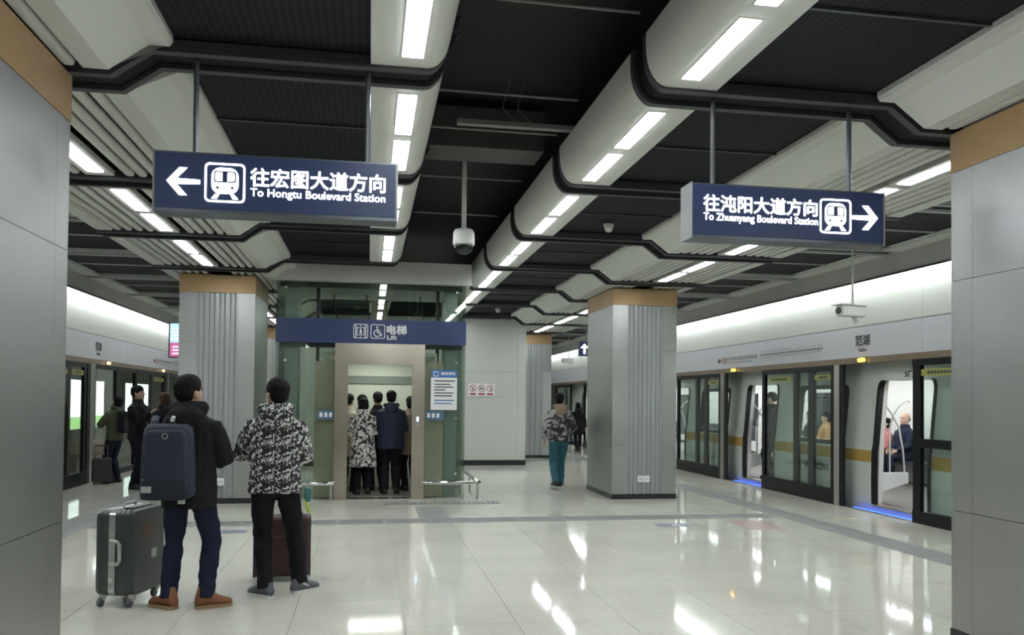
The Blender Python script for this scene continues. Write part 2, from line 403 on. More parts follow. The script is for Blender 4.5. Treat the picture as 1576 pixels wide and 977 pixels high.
for s in (1, -1):
    for k in kset(s, True):
        y0 = bfar(k)
        link('trough_panel', bay(('tr', s), lambda: B().sheet([(x-XC, z) for x, z in line(TROUGH, s)], 0.004, L-0.004, 0.015).mesh('trough_panel', WHITE, smooth=True, sharp=40)), ceil, (XC, y0, 0))
        # trough seams: two raised strips beside the lamps
        pm = bay(('perf', s), lambda: B().box(min(s*1.12, s*2.25), max(s*1.12, s*2.25), 0.004, L/2-0.01, 3.70, 3.71).mesh('perforated_panel', PERF))
        link('perforated_panel', pm, ceil, (XC, y0, 0)); link('perforated_panel', pm, ceil, (XC, y0+L/2, 0))
        link('panel_joint', bay(('tbar', s), lambda: B().box(min(s*1.12, s*2.25), max(s*1.12, s*2.25), L/2-0.012, L/2+0.012, 3.685, 3.705).mesh('panel_joint', FLANGE)), ceil, (XC, y0, 0))
    for k in kset(s, False):
        y0 = bfar(k)
        link('step_panel', bay(('st', s), lambda: B().sheet([(x-XC, z) for x, z in line(STEP, s)], 0.03, L-0.03, 0.012).mesh('step_panel', WHITE)), ceil, (XC, y0, 0))
        for u in SL_U: link('slat', SLAT, ceil, (X(u, s), y0, 3.475))
        link('edge_strip', bay(('ed', s), lambda: B().sheet([(s*3.99, 3.50), (s*3.99, 3.478), (s*4.15, 3.478), (s*4.15, 3.68)], 0.01, L-0.01, 0.012).mesh('edge_strip', WHITE)), ceil, (XC, y0, 0))
        pm = bay(('perfo', s), lambda: B().box(min(s*4.15, s*5.6), max(s*4.15, s*5.6), 0.004, L/2-0.01, 3.675, 3.685).mesh('perforated_panel', PERF))
        link('perforated_panel', pm, ceil, (XC, y0, 0)); link('perforated_panel', pm, ceil, (XC, y0+L/2, 0))
        link('panel_joint', bay(('tbo', s), lambda: B().box(min(s*4.15, s*5.6), max(s*4.15, s*5.6), L/2-0.012, L/2+0.012, 3.66, 3.682).mesh('panel_joint', RAIL)), ceil, (XC, y0, 0))
        link('cove_strip', bay(('cs', s), lambda: B().box(min(s*5.6, s*5.86), max(s*5.6, s*5.86), 0.01, L-0.01, 3.63, 3.65).mesh('cove_strip', WHITE)), ceil, (XC, y0, 0))
    # continuous boards
    B().box(min(X(2.70, s), X(4.15, s)), max(X(2.70, s), X(4.15, s)), YB, YF, 3.60, 3.62).obj('backing_board', BLACK, ceil)
    y0, y1 = 2.6, 34.0
    B().box(min(X(5.86, s), X(5.89, s)), max(X(5.86, s), X(5.89, s)), YB, YF, 3.37, 3.66).obj('cove_board', GREYP, ceil)
    B().box(min(X(5.84, s), X(5.895, s)), max(X(5.84, s), X(5.895, s)), YB, YF, 3.355, 3.37).obj('cove_edge', BEAM, ceil)
# cross beams: a black channel with two grey flanges following the section
BEAMP = [(0.63, 3.98), (0.63, 3.86), (0.637, 3.79), (0.652, 3.735), (0.675, 3.69), (0.705, 3.655), (0.735, 3.63), (0.77, 3.62), (2.38, 3.62), (2.60, 3.46), (4.17, 3.46)]
def beam_parts(prof, s):
    ln = [(x-XC, z) for x, z in line(prof, s)]
    off = thick(ln, 0.028); up = off[len(ln):][::-1]
    web = B().sheet(up, 0.06, BD-0.06, 0.05).mesh('web', BEAM)
    fl = B().sheet(ln, 0.0, 0.062, 0.075).mesh('flange', FLANGE)
    return web, fl
def add_beam(k, prof, s, key, fmat=None):
    web, fl = bay(key, lambda: beam_parts(prof, s))
    o = link('cross_beam', web, ceil, (XC, bnear(k), 0))
    link('flange', fl, o, (0, 0, 0)); link('flange', fl, o, (0, BD-0.062, 0))
for s in (1, -1):
    for k in range(-1, KMAX+2):
        if s > 0 and k <= 6 or s < 0 and k <= 3 or s < 0 and k in (5, 6): add_beam(k, BEAMP, s, ('bm', s))
        else: add_beam(k, BEAMP[8:], s, ('bms', s))
        web, fl = bay(('bo', s), lambda: (B().box(min(s*4.15, s*5.86), max(s*4.15, s*5.86), 0.05, BD-0.05, 3.655, 3.69).mesh('web', BEAM),
                                          B().box(min(s*4.15, s*5.86), max(s*4.15, s*5.86), 0.0, 0.045, 3.625, 3.69).mesh('flange', RAIL)))
        o = link('cross_beam', web, ceil, (XC, bnear(k), 0)); link('flange', fl, o); link('flange', fl, o, (0, BD-0.045, 0))
# services in the dark void between the troughs
PIPE = mat('void_pipe', (0.16, 0.16, 0.16), 0.5)
for y, z in ((4.7, 4.18), (5.25, 4.2), (6.9, 4.2), (7.7, 4.15), (9.6, 4.2), (11.5, 4.2)):
    B().cyl((0.45, y, z), (1.75, y+0.02, z), 0.012, 8).obj('conduit', PIPE, ceil)
B().box(0.72, 1.75, 7.05, 7.12, 3.98, 4.02).obj('cable_tray', PIPE, ceil)
for x in (1.28, 1.42): B().tube([(x, 7.1, 4.0), (x-0.03, 7.25, 4.1), (x-0.1, 7.5, 4.3), (x-0.02, 7.6, 4.6)], 0.008, 6).obj('cable', PIPE, ceil)
DUCT = mat('void_duct', (0.05, 0.052, 0.05), 0.6, noise=(8, 0.4))
B().box(0.5, 1.7, 8.1, 8.6, 4.1, 4.5).obj('duct', DUCT, ceil)

# ceiling light panels: every one a thing
lampC = B().box(-0.06, 0.06, 0.0, 0.83, 0.0, 0.012).mesh('diffuser', LAMPM)
lampCf = B().box(-0.066, 0.066, -0.008, 0.838, 0.004, 0.014).mesh('frame', LIGHTP)
lampS = B().box(-0.06, 0.06, 0.0, 0.83, 0.0, 0.012).mesh('diffuser', SLAMPM)
lampSf = B().box(-0.115, 0.115, -0.12, 0.95, 0.006, 0.05).mesh('housing', SLATW)
rows = {(1, 'c'): 'in the curved trough on the train side', (-1, 'c'): 'in the curved trough leading to the lift',
        (1, 's'): 'between slats over the platform beside the train', (-1, 's'): 'between slats over the platform opposite the train'}
for s in (1, -1):
    for kind in ('c', 's'):
        n = 0
        ks = list(range(-5, -1)) + list(kset(s, kind == 'c'))
        for k in ks:
            for h in (0, 1):
                y = bfar(k)+0.13+h*1.0
                if kind == 'c':
                    loc = (X(0.87, s), y, 3.627); mm = (('diffuser', lampC), ('frame', lampCf))
                else:
                    loc = (X(3.37, s), y, 3.468); mm = (('diffuser', lampS), ('housing', lampSf))
                if kind == 's' and k in (-1, 3, 7, 11, -5): continue      # a pillar stands here
                if k < -1:      # behind the viewer: the same lamps as parts of the ceiling
                    o = link('light_panel', mm[0][1], ceil, loc); link(mm[1][0], mm[1][1], o); continue
                lab = ORD[n] + ' light panel from the front ' + rows[(s, kind)]; n += 1
                t = thing('ceiling_light', lab, 'ceiling light', loc, group='light panels ' + rows[(s, kind)])
                for nm, me in mm: link(nm, me, t)
# cove tubes behind the grey boards, parts of the ceiling
ct = B().tube([(0, 0.02, 0), (0, 2.46, 0)], 0.016, 8).mesh('cove_tube', COVEM); cb = B().box(-0.02, 0.02, 0, 2.48, 0.017, 0.05).mesh('batten', LIGHTP)
for s in (1, -1):
    for y in np.arange(-6, 34, 2.5):
        o = link('cove_tube', ct, ceil, (X(6.10, s), float(y), 3.46)); link('batten', cb, o)

# ------------------------------------------------------------------ end walls and tunnels
TUN = mat('tunnel_concrete', (0.10, 0.10, 0.095), 0.8, noise=(1.5, 0.25))
TUNW = mat('tunnel_wall_tan', (0.34, 0.27, 0.19), 0.7, noise=(2, 0.15))
def wallbox(name, x0, x1, y0, y1, z0, z1, m): return tag(B().box(x0, x1, y0, y1, z0, z1).obj(name, m), None, None, None, 'structure')
wallbox('wall_back', -9.5, 12, YB-0.2, YB, -1.2, 4.6, WALLST)
wallbox('wall_front', -9.5, 12, YF, YF+0.2, -1.2, 4.6, WALLST)
wallbox('wall_tunnel_left', -8.4, -8.2, YB, YF, -1.2, 4.6, TUNW)
wallbox('wall_tunnel_right', 11.3, 11.5, YB, YF, -1.2, 4.6, TUN)
wallbox('floor_track_left', -8.2, X(-PSD, 1)-0.1, YB, YF, -1.4, -1.2, TUN)
wallbox('floor_track_right', X(PSD, 1)+0.1, 11.3, YB, YF, -1.4, -1.2, TUN)
# grey stone block beyond the lift
wr = struct('wall_room', 'pale grey stone wall of the room beyond the lift')
zt = [0.127, 1.0, 2.3, 3.60]
for i in range(3):
    for xa, xb in ((-1.7, 0.4), (0.4, 2.1), (2.1, 3.62), (3.62, 3.83)):
        B().box(xa+0.002, xb-0.002, 20.2, 20.23, zt[i]+0.002, zt[i+1]-0.002).obj('panel', WALLST, wr)
B().box(-1.7, 3.825, 20.23, 30.0, 0, 3.62).obj('core', WALLST, wr)
B().box(-1.7, 3.835, 20.185, 20.23, 0, 0.127).obj('skirting', BASE, wr)
t = thing('safety_notice', 'white prohibition notice with three red symbols on the grey stone wall', 'notice', (2.72, 20.19, 1.85))
B().box(-0.325, 0.325, -0.008, 0.008, -0.156, 0.156).obj('board', PRINTW, t)
REDP = mat('print_red', (0.42, 0.10, 0.10), 0.5)
for i, x in enumerate((-0.215, 0, 0.215)):
    B().ring_plate(circ(x, 0.04, 0.085, 24), circ(x, 0.04, 0.068, 24), -0.011, -0.008).obj('prohibition_ring', REDP, t)
    B().prism_y([(x-0.055, 0.085), (x-0.045, 0.095), (x+0.055, -0.005), (x+0.045, -0.015)], -0.011, -0.008).obj('prohibition_bar', REDP, t)
    b = B().prism_y(circ(x-0.015+0.02*i, 0.065, 0.016, 10), -0.010, -0.0085)
    if i == 0: b.prism_y([(x-0.02, 0.05), (x+0.02, 0.03), (x+0.03, -0.01), (x-0.01, 0.0)], -0.010, -0.0085)
    elif i == 1: b.prism_y([(x-0.05, 0.02), (x+0.045, 0.02), (x+0.045, 0.045), (x-0.05, 0.045)], -0.010, -0.0085)
    else: b.prism_y([(x-0.01, 0.05), (x+0.02, 0.05), (x+0.03, -0.02), (x+0.012, -0.02)], -0.010, -0.0085)
    b.obj('symbol', INK, t)
    B().box(x-0.075, x+0.075, -0.011, -0.008, -0.125, -0.075).obj('caption_bar', REDP, t)

# ------------------------------------------------------------------ pillars
PW, PD, PH = 1.10, 1.60, 3.46
def make_pillar():
    t = struct('pillar')
    B().box(-PW/2+0.02, PW/2-0.02, 0.05, PD-0.05, 0, PH-0.002).obj('core', BASE, t)
    tiers = [(0.082, 0.88), (0.884, 2.44), (2.444, 3.187)]
    for z0, z1 in tiers:
        for x0, x1 in ((-0.55, -0.302), (0.302, 0.55)):
            for y0, y1 in ((0.0, 0.02), (PD-0.02, PD)):
                B().box(x0, x1, y0, y1, z0, z1).obj('steel_panel', STEEL, t)
        for x0, x1 in ((-PW/2, -PW/2+0.02), (PW/2-0.02, PW/2)):
            for y0, y1 in ((0.021, 0.199), (0.201, PD-0.201), (PD-0.199, PD-0.021)):
                B().box(x0, x1, y0, y1, z0, z1).obj('steel_panel', STEEL, t)
    # fluted centre strip, front and back
    prof = []
    xs = -0.30; nf = 4
    pts = [(-0.30, 0.0)]
    for i in range(nf):
        c = -0.30+0.6*(i+0.5)/nf
        for dx, d in ((-0.045, 0.0), (-0.035, 0.018), (-0.015, 0.026), (0.015, 0.026), (0.035, 0.018), (0.045, 0.0)): pts.append((c+dx, d))
    pts.append((0.30, 0.0))
    for a, sg in ((0.004, 1), (PD-0.004, -1)):
        p2 = [(x, a+sg*d) for x, d in pts] + [(0.30, a+sg*0.03), (-0.30, a+sg*0.03)]
        B().prism_z(p2, 0.082, 3.187).obj('fluted_panel', GROOVE, t)
    b = B().box(-PW/2-0.004, PW/2+0.004, -0.004, PD+0.004, 3.19, PH); b.obj('gold_band', GOLD, t)
    B().box(-PW/2-0.006, PW/2+0.006, -0.006, PD+0.006, 0, 0.08).obj('skirting', BASE, t)
    return t
p0 = make_pillar()
spots = [((X(3.38, 1), 13.1, 0), 'stainless pillar with fluted centre standing between lift and train', True), ((X(3.38, -1), 13.1, 0), 'stainless pillar with fluted centre beside the lift shaft', True),
         ((X(3.38, 1), 3.48, 0), 'near stainless pillar cut by the frame on the train side', False), ((X(3.38, -1), 3.55, 0), 'near stainless pillar cut by the frame behind the grey suitcase', False),
         ((X(3.38, 1), 22.7, 0), 'distant stainless pillar next to the grey stone wall', False), ((X(3.38, -1), 22.7, 0), 'distant stainless pillar hidden behind the lift side', False),
         ((X(3.38, 1), 32.3, 0), 'farthest stainless pillar along the train', False), ((X(3.38, 1), -6.1, 0), 'stainless pillar behind the viewer on the train side', False), ((X(3.38, -1), -6.1, 0), 'stainless pillar behind the viewer opposite the train', False)]
for i, (loc, lab, outlet) in enumerate(spots):
    if i == 0: o = p0; o.location = loc; o['label'] = lab
    else: o = copy_tree(p0, loc, lab)
    if outlet:
        q = thing('wall_outlet', 'white double socket plate low on the fluted pillar ' + ('near the train' if i == 0 else 'by the lift'), 'socket', (loc[0]-0.01 if i == 0 else loc[0]+0.03, loc[1]-0.004, 0.33))
        for sx in (-0.055, 0.055):
            B().box(sx-0.052, sx+0.052, -0.012, 0.008, -0.055, 0.055).obj('plate', PRINTW, q, bev=0.004)
            for dx in (-0.015, 0.015): B().box(sx+dx-0.004, sx+dx+0.004, -0.0135, -0.011, -0.012, 0.012).obj('slot', INK, q)

# ------------------------------------------------------------------ fascia above the screen doors
YELLOW = mat('label_yellow', (0.36, 0.37, 0.09), 0.5)
def fascia(s, name):
    wn = struct(name, 'white fascia above the platform screen doors')
    xi = X(PSD, s); xo = X(PSD+0.12, s); a, b = min(xi, xo), max(xi, xo)
    for y in np.arange(YB+1.4, YF, 4.4):
        y0, y1 = float(y)+0.002, float(y)+4.398
        B().box(a, b, y0, y1, 2.302, 2.762).obj('panel', FASC, wn); B().box(a, b, y0, y1, 2.772, 4.6).obj('upper_panel', FASCU, wn)
    B().box(min(X(PSD+0.015, s), xo), max(X(PSD+0.015, s), xo), YB, YF, 2.76, 2.775).obj('seam', BEAM, wn)
    B().box(min(X(PSD-0.02, s), xo), max(X(PSD-0.02, s), xo), YB, YF, 2.212, 2.30).obj('bronze_trim', BROWN, wn)
    B().box(min(X(PSD-0.015, s), X(PSD+0.05, s)), max(X(PSD-0.015, s), X(PSD+0.05, s)), YB, YF, 0.0, 0.012).obj('threshold', STEELP, floor)
    return wn
fascia(1, 'wall_train_side'); fascia(-1, 'wall_tunnel_side')

# amber door lamps
AMB = lamp_mat('amber_glow', (1.0, 0.55, 0.04), 3.5)
AMB2 = lamp_mat('pale_amber_glow', (1.0, 0.62, 0.25), 1.6)
for s, y, lab, m in ((1, 11.33, 'lit amber door lamp over the nearest open train door', AMB), (1, 15.75, 'lit amber door lamp over the second open train door', AMB),
                     (1, 24.5, 'distant lit amber door lamp beyond the walking pair', AMB), (-1, 17.4, 'pale door lamp on the bronze trim above the green jacket traveller', AMB2), (-1, 21.8, 'pale door lamp on the bronze trim beside the hanging screen', AMB2)):
    t = thing('door_lamp', lab, 'signal lamp', (X(PSD-0.02, s), y, 2.256))
    B().box(-0.012, 0.012, -0.10, 0.10, -0.04, 0.04).obj('housing', DARKP, t)
    B().tube([(-s*0.006, -0.085, 0), (-s*0.02, -0.06, 0), (-s*0.02, 0.06, 0), (-s*0.006, 0.085, 0)], [0.014, 0.03, 0.03, 0.014], 10).obj('lens', m, t)

# station name and route map on the fascia (train side): lettering lies on X = 7.3 facing -X
def on_fascia(me, t, y, z, s=1, name='lettering'):
    o = link(name, me, t, (0, y, z)); o.rotation_euler.z = R(-90) if s > 0 else R(90); return o
def name_plate(s, y0, lab):
    t = thing('station_name', lab, 'lettering', (X(PSD, s)-s*0.003, y0, 0))
    sg = -s
    a = text_mesh('范湖', 0.17, 0.004, 0.36, INK); b = text_mesh('Fanhu', 0.085, 0.001, 0.2, INK)
    on_fascia(a, t, 0.18*s, 2.475, s); on_fascia(b, t, 0.1 if s > 0 else -0.1, 2.385, s)
REDINK = mat('ink_red', (0.30, 0.07, 0.10), 0.5)
name_plate(1, 11.36, 'dark station name lettering on the white fascia above nearest open train door')
name_plate(-1, 16.9, 'reddish station name lettering on the fascia opposite the train')
def strip_map(s, y0, lab):
    t = thing('route_map', lab, 'route map', (X(PSD, s)-s*0.002, y0, 0))
    d = 0.002
    def bx(ya, yb, za, zb, m, nm): B().box(-d, d, min(ya, yb), max(ya, yb), za, zb).obj(nm, m, t)
    # reading direction runs towards smaller Y on the train side
    k = -1 if s > 0 else 1
    GR = mat('ink_grey', (0.32, 0.33, 0.35), 0.5); PK = mat('ink_pink', (0.45, 0.28, 0.25), 0.5)
    B().prism_x([(k*0.0, 2.47), (k*0.10, 2.53), (k*0.10, 2.485), (k*0.2, 2.485), (k*0.2, 2.455), (k*0.10, 2.455), (k*0.10, 2.41)], -d, d).obj('arrow', INK, t)
    bx(k*0.24, k*0.46, 2.41, 2.53, PK, 'line_badge')
    random.seed(11)
    y = 0.5
    while y < 1.75:
        wdt = random.choice((0.05, 0.07, 0.09)); bx(k*y, k*(y+wdt), 2.455, 2.53, GR, 'caption'); y += wdt+0.035
    bx(k*0.5, k*1.6, 2.405, 2.425, GR, 'caption')
    bx(k*1.95, k*4.15, 2.497, 2.509, INK, 'route_line')
    for i in range(22):
        y = 2.0+i*0.1; hh = random.uniform(0.02, 0.055)
        bx(k*y, k*(y+0.022), 2.54, 2.54+hh, GR, 'stop_caption'); bx(k*y, k*(y+0.022), 2.44, 2.465, GR, 'stop_caption')
        B().box(-d*1.4, d*1.4, k*(y+0.015)-0.009, k*(y+0.015)+0.009, 2.494, 2.512).obj('stop_dot', INK, t)
strip_map(1, 16.62, 'grey printed route map with arrow on the fascia over the train')
strip_map(-1, 21.0, 'small grey printed route map on the fascia near the hanging screen')

# ------------------------------------------------------------------ platform screen doors
def psd_unit(label, s, y0, y1, stiles, labels, bar=False, kick=0.24, thickf=0.10):
    """glazed screen between y0 and y1 (world), standing on the platform edge"""
    t = thing('screen_panel', label, 'screen door', (X(PSD, s), y0, 0), group='platform screen panels')
    l = y1-y0; h = 2.21; sd = s
    def bx(nm, m, ya, yb, za, zb, xa=-0.02, xb=0.04):
        xs_ = sorted((sd*xa, sd*xb)); return B().box(xs_[0], xs_[1], ya, yb, za, zb).obj(nm, m, t)
    bx('kick_plate', FRAME, 0, l, 0.005, kick, -0.03, 0.045)
    bx('top_rail', FRAME, 0, l, h-0.085, h, -0.03, 0.045)
    bx('stile', FRAME, 0, thickf, kick, h-0.085); bx('stile', FRAME, l-thickf, l, kick, h-0.085)
    edges = [thickf]
    for a, b in stiles:
        bx('inner_stile', FRAME2, a-y0, b-y0, kick, h-0.085, 0.0, 0.05); edges += [a-y0, b-y0]
    edges.append(l-thickf)
    for i in range(0, len(edges), 2):
        if edges[i+1]-edges[i] > 0.03:
            bx('pane', GLASS, edges[i], edges[i+1], kick, h-0.085, 0.005, 0.017)
    if bar: bx('push_bar', FRAME, thickf, l-thickf, 1.02, 1.14, -0.03, 0.03)
    for a, b in labels:
        o = bx('warning_strip', YELLOW, a-y0, b-y0, 1.98, 2.07, -0.003, 0.002)
        yy = a-y0+0.15
        while yy < b-y0-0.15:
            xs_ = sorted((sd*-0.0045, sd*-0.003)); B().box(xs_[0], xs_[1], yy, yy+0.045, 2.005, 2.045).obj('glyph', INK, o); yy += 0.062
    return t
FRAME2 = mat('dark_stile', (0.035, 0.04, 0.036), 0.35)
def post(label, s, y0, y1, yb0, yb1):
    t = thing('door_post', label, 'door post', (X(PSD, s), y0, 0), group='steel posts of the screen doors')
    xs_ = sorted((s*-0.03, s*0.05)); B().box(xs_[0], xs_[1], 0, y1-y0, 0.005, 2.21).obj('steel_cover', STEELP, t)
    xr = sorted((s*-0.02, s*0.015)); B().box(xr[0], xr[1], yb0-y0+0.05, yb1-y0, 0.005, 2.21).obj('rubber_edge', FRAME, t)
P = 4.4
# train side
psd_unit('black framed emergency screen door with push bar nearest the foreground pillar', 1, 9.02, 10.17, [], [(9.2, 10.02)], bar=True, kick=0.17, thickf=0.15)
psd_unit('glass screen panel partly behind the foreground pillar', 1, 7.75, 9.0, [(8.3, 8.5)], [(8.55, 8.9)])
psd_unit('glass screen panel with two dark stiles between the two open train doors', 1, 12.1, 14.55, [(12.75, 12.93), (13.26, 13.42)], [(12.2, 12.72), (13.5, 14.3)])
psd_unit('glass screen panel just beyond the second open train door', 1, 16.42, 18.92, [(17.15, 17.33), (17.66, 17.82)], [(16.52, 17.1)])
psd_unit('far glass screen panel behind the square pillar', 1, 20.8, 23.3, [(21.5, 21.7), (22.0, 22.2)], [(20.9, 21.4)])
psd_unit('distant glass screen panel beside the walker in black', 1, 25.2, 27.7, [(25.9, 26.1), (26.4, 26.6)], [(25.3, 25.8)])
psd_unit('most distant glass screen panel along the train', 1, 29.6, 32.1, [(30.3, 30.5)], [(29.7, 30.2)])
post('steel door post left of the nearest open train door', 1, 11.94, 12.09, 11.79, 11.93)
post('steel door post left of the second open train door', 1, 16.22, 16.41, 16.06, 16.21)
post('steel door post behind the square pillar', 1, 20.6, 20.79, 20.45, 20.59)
post('distant steel door post beyond the walking pair', 1, 25.0, 25.19, 24.85, 24.99)
# opposite side (doors shut)
psd_unit('glass screen panel with yellow strips beside the near pillar, opposite the train', -1, 13.6, 16.2, [(14.2, 14.3), (15.35, 15.46)], [(14.4, 15.3), (15.5, 16.1)])
post('green tinted steel post opposite the train, near the green jacket traveller', -1, 16.4, 16.68, 16.22, 16.39)
psd_unit('shut sliding glass screen door behind the green jacket traveller', -1, 16.7, 18.05, [], [], kick=0.12, thickf=0.05)
psd_unit('shut sliding glass screen door behind the man in black', -1, 18.06, 19.45, [], [], kick=0.12, thickf=0.05)
psd_unit('glass screen panel with yellow strip behind the man in black', -1, 19.48, 22.1, [(20.86, 21.0)], [(21.1, 22.0)])
post('steel post opposite the train below the hanging screen', -1, 22.3, 22.5, 22.12, 22.29)
psd_unit('shut glass screen door beyond the hanging screen', -1, 22.55, 24.9, [], [], kick=0.12, thickf=0.05)
psd_unit('far glass screen panel opposite the train, behind the lift pillar', -1, 25.0, 27.5, [(26, 26.15)], [])
psd_unit('glass screen panel opposite the train, hidden by the near pillar', -1, 11.2, 13.55, [(12.0, 12.2)], [])
# blue light along the open thresholds
BLUEL = lamp_mat('blue_led', (0.03, 0.10, 1.0), 2.6)
for y0, y1, lab in ((10.2, 11.78, 'blue glowing light strip at the foot of the nearest open door'), (14.58, 16.05, 'blue glowing light strip at the foot of the second open door')):
    t = thing('threshold_light', lab, 'light strip', (X(PSD, 1)+0.03, y0, -0.004), group='blue threshold light strips')
    B().box(0.0, 0.07, 0, y1-y0, -0.006, 0.006).obj('channel', FRAME, t); B().box(0.07, 0.078, 0.02, y1-y0-0.02, -0.004, 0.018).obj('led_strip', BLUEL, t)

# lit advertising boxes on the far tunnel wall
ADW = lamp_mat('advert_glow', (0.86, 1.0, 0.93), 1.2); ADG = lamp_mat('advert_green', (0.42, 0.72, 0.28), 0.75); ADB = lamp_mat('advert_blue', (0.35, 0.62, 1.0), 1.6)
for y0, y1, lab, m2 in ((24.4, 27.4, 'tall white and green lit advertising box on tunnel wall', ADG), (29.6, 32.6, 'pale blue lit advertising box on tunnel wall behind man in black', ADB)):
    t = thing('advert_lightbox', lab, 'light box', (-8.19, y0, 0.62), group='lit adverts on the tunnel wall')
    l = y1-y0
    B().box(0, 0.12, 0, l, 0, 1.5).obj('case', STEELP, t); B().box(0.12, 0.125, 0.06, l-0.06, 0.40, 1.44).obj('lit_sheet', ADW, t)
    B().box(0.12, 0.126, 0.06, l-0.06, 0.06, 0.40).obj('lit_footer', m2, t)
    B().prism_x([(l*0.45, 0.5), (l*0.5, 0.72), (l*0.55, 0.5)], 0.125, 0.127).obj('emblem', mat('advert_emblem', (0.12, 0.3, 0.2), 0.5), t)

TUNFILL = lamp_mat('tunnel_fill_glow', (1.0, 0.86, 0.62), 5.0)  # added warm tubes, hidden above the screens, to brighten the dark tunnel wall
for y, lab in ((20.5, 'nearer warm fill tube added out of view on the tunnel wall'), (26.0, 'farther warm fill tube added out of view on the tunnel wall')):
    t = thing('tunnel_fill_tube', lab, 'fill light', (-8.05, y, 3.3)); B().tube([(0, 0, 0), (0, 1.4, 0)], 0.02, 8).obj('tube', TUNFILL, t); B().box(-0.13, 0.03, 0, 1.4, 0.02, 0.07).obj('bracket', DARKP, t)
# ------------------------------------------------------------------ train
TW = mat('train_body', (0.60, 0.635, 0.585), 0.28, noise=(1, 0.02)); TGOLD = mat('train_stripe', (0.45, 0.29, 0.075), 0.35)
TIN = mat('train_inner', (0.66, 0.66, 0.62), 0.4); TFLOOR = mat('train_floor', (0.11, 0.10, 0.09), 0.5); TSEAT = mat('train_seat', (0.05, 0.055, 0.07), 0.4)
train = thing('train', 'white metro train with gold stripe standing behind the open screen doors', 'train', (0, 0, 0))
SEC = [(7.52, -0.25), (7.49, 0.105), (7.485, 0.45), (7.49, 0.715), (7.495, 0.895), (7.515, 1.0), (7.56, 1.5), (7.60, 1.93), (7.66, 2.35), (7.78, 2.75), (8.05, 3.05)]
def sec_at(z):
    for (xa, za), (xb, zb) in zip(SEC, SEC[1:]):
        if za <= z <= zb: return xa+(xb-xa)*(z-za)/(zb-za)
    return SEC[-1][0]
def skin(b, ya, yb, za, zb, off=0.0, th=0.07):
    zs = [za]+[z for _, z in SEC if za < z < zb]+[zb]
    ln = [(sec_at(z)-off, z) for z in zs]; n = len(ln)
    prof = ln+[(x+th, z) for x, z in ln[::-1]]
    b.prism_y(prof, ya, yb)
doors = [(5.8+0.0, 7.05), (10.12, 11.38), (14.50, 15.76), (18.9, 20.15), (23.3, 24.55), (27.7, 28.95)]
wins = [(7.8, 9.35), (12.2, 13.72), (16.6, 18.1), (21.0, 22.5), (25.4, 26.9)]
TY0, TY1 = 2.0, 33.0
b = B(); cuts = sorted(set([TY0, TY1]+[v for d in doors for v in d]+[v for q in wins for v in q]))
for ya, yb in zip(cuts, cuts[1:]):
    mid = (ya+yb)/2
    dr = any(a < mid < c for a, c in doors); wn = any(a < mid < c for a, c in wins)
    if dr: skin(b, ya, yb, 1.95, 3.05); skin(b, ya, yb, -0.25, 0.07)
    elif wn: skin(b, ya, yb, -0.25, 0.96); skin(b, ya, yb, 1.88, 3.05)
    else: skin(b, ya, yb, -0.25, 3.05)
b.obj('body_side', TW, train)
ed = [TY0]+[v for d in doors for v in d]+[TY1]
for ya, yb in zip(ed[::2], ed[1::2]):
    q = B(); skin(q, ya, yb, 0.715, 0.895, 0.003, 0.006); q.obj('gold_stripe', TGOLD, train)
for a, c in wins:
    # black rounded window frame + pane following the leaning side
    q = B(); n = 0
    out = rrect((a+c)/2, 1.42, c-a+0.06, 0.98, 0.14); inn = rrect((a+c)/2, 1.42, c-a-0.10, 0.84, 0.10)
    vs = []; m_ = len(out)
    for dx in (-0.008, 0.075):
        vs += [(sec_at(z)+dx, y, z) for y, z in out]+[(sec_at(z)+dx, y, z) for y, z in inn]
    fs = []
    for i in range(m_):
        j = (i+1) % m_
        fs += [(i, j, m_+j, m_+i), (2*m_+j, 2*m_+i, 3*m_+i, 3*m_+j), (j, i, 2*m_+i, 2*m_+j), (m_+i, m_+j, 3*m_+j, 3*m_+i)]
    q.add(vs, fs); q.obj('window_frame', FRAME, train)
    g = B(); g.add([(sec_at(0.97)+0.03, a, 0.97), (sec_at(0.97)+0.03, c, 0.97), (sec_at(1.88)+0.03, c, 1.88), (sec_at(1.88)+0.03, a, 1.88)], [(0, 1, 2, 3)]); g.obj('window_pane', GLASS, train)
for a, c in doors:
    # black rubber edge round each doorway, pale reveal inside
    for yy, sg in ((a, 1), (c, -1)):
        q = B(); zs = [0.10, 0.45, 0.9, 1.0, 1.5, 1.84, 1.92, 1.96]
        ins = [0, 0, 0, 0, 0, 0.0, 0.03, 0.09]
        vs = []
        for z, i_ in zip(zs, ins):
            x = sec_at(z); y1 = yy+sg*i_
            vs += [(x-0.012, y1-sg*0.035, z), (x-0.012, y1+sg*0.02, z), (x+0.06, y1+sg*0.02, z), (x+0.06, y1-sg*0.035, z)]
        fs = [(0, 1, 2, 3), tuple(range(len(vs)-1, len(vs)-5, -1))]
        for i in range(len(zs)-1):
            for k in range(4): fs.append((i*4+k, i*4+(k+1) % 4, i*4+4+(k+1) % 4, i*4+4+k))
        q.add(vs, fs).obj('door_edge', FRAME, train)
        ys_ = sorted((yy-sg*0.02, yy+sg*0.012)); q = B(); q.prism_y([(sec_at(0.1)+0.07, 0.1), (sec_at(1.0)+0.07, 1.0), (sec_at(1.95)+0.07, 1.95), (7.74, 1.95), (7.66, 1.0), (7.63, 0.1)], ys_[0], ys_[1]); q.obj('door_reveal', TIN, train)
    B().box(7.67, 7.95, a, c, 1.955, 2.02).obj('door_header', TIN, train); B().box(7.46, 7.6, a, c, 0.07, 0.10).obj('door_sill', STEELP, train)
B().box(7.56, 10.45, TY0, TY1, 0.03, 0.09).obj('cabin_floor', TFLOOR, train)
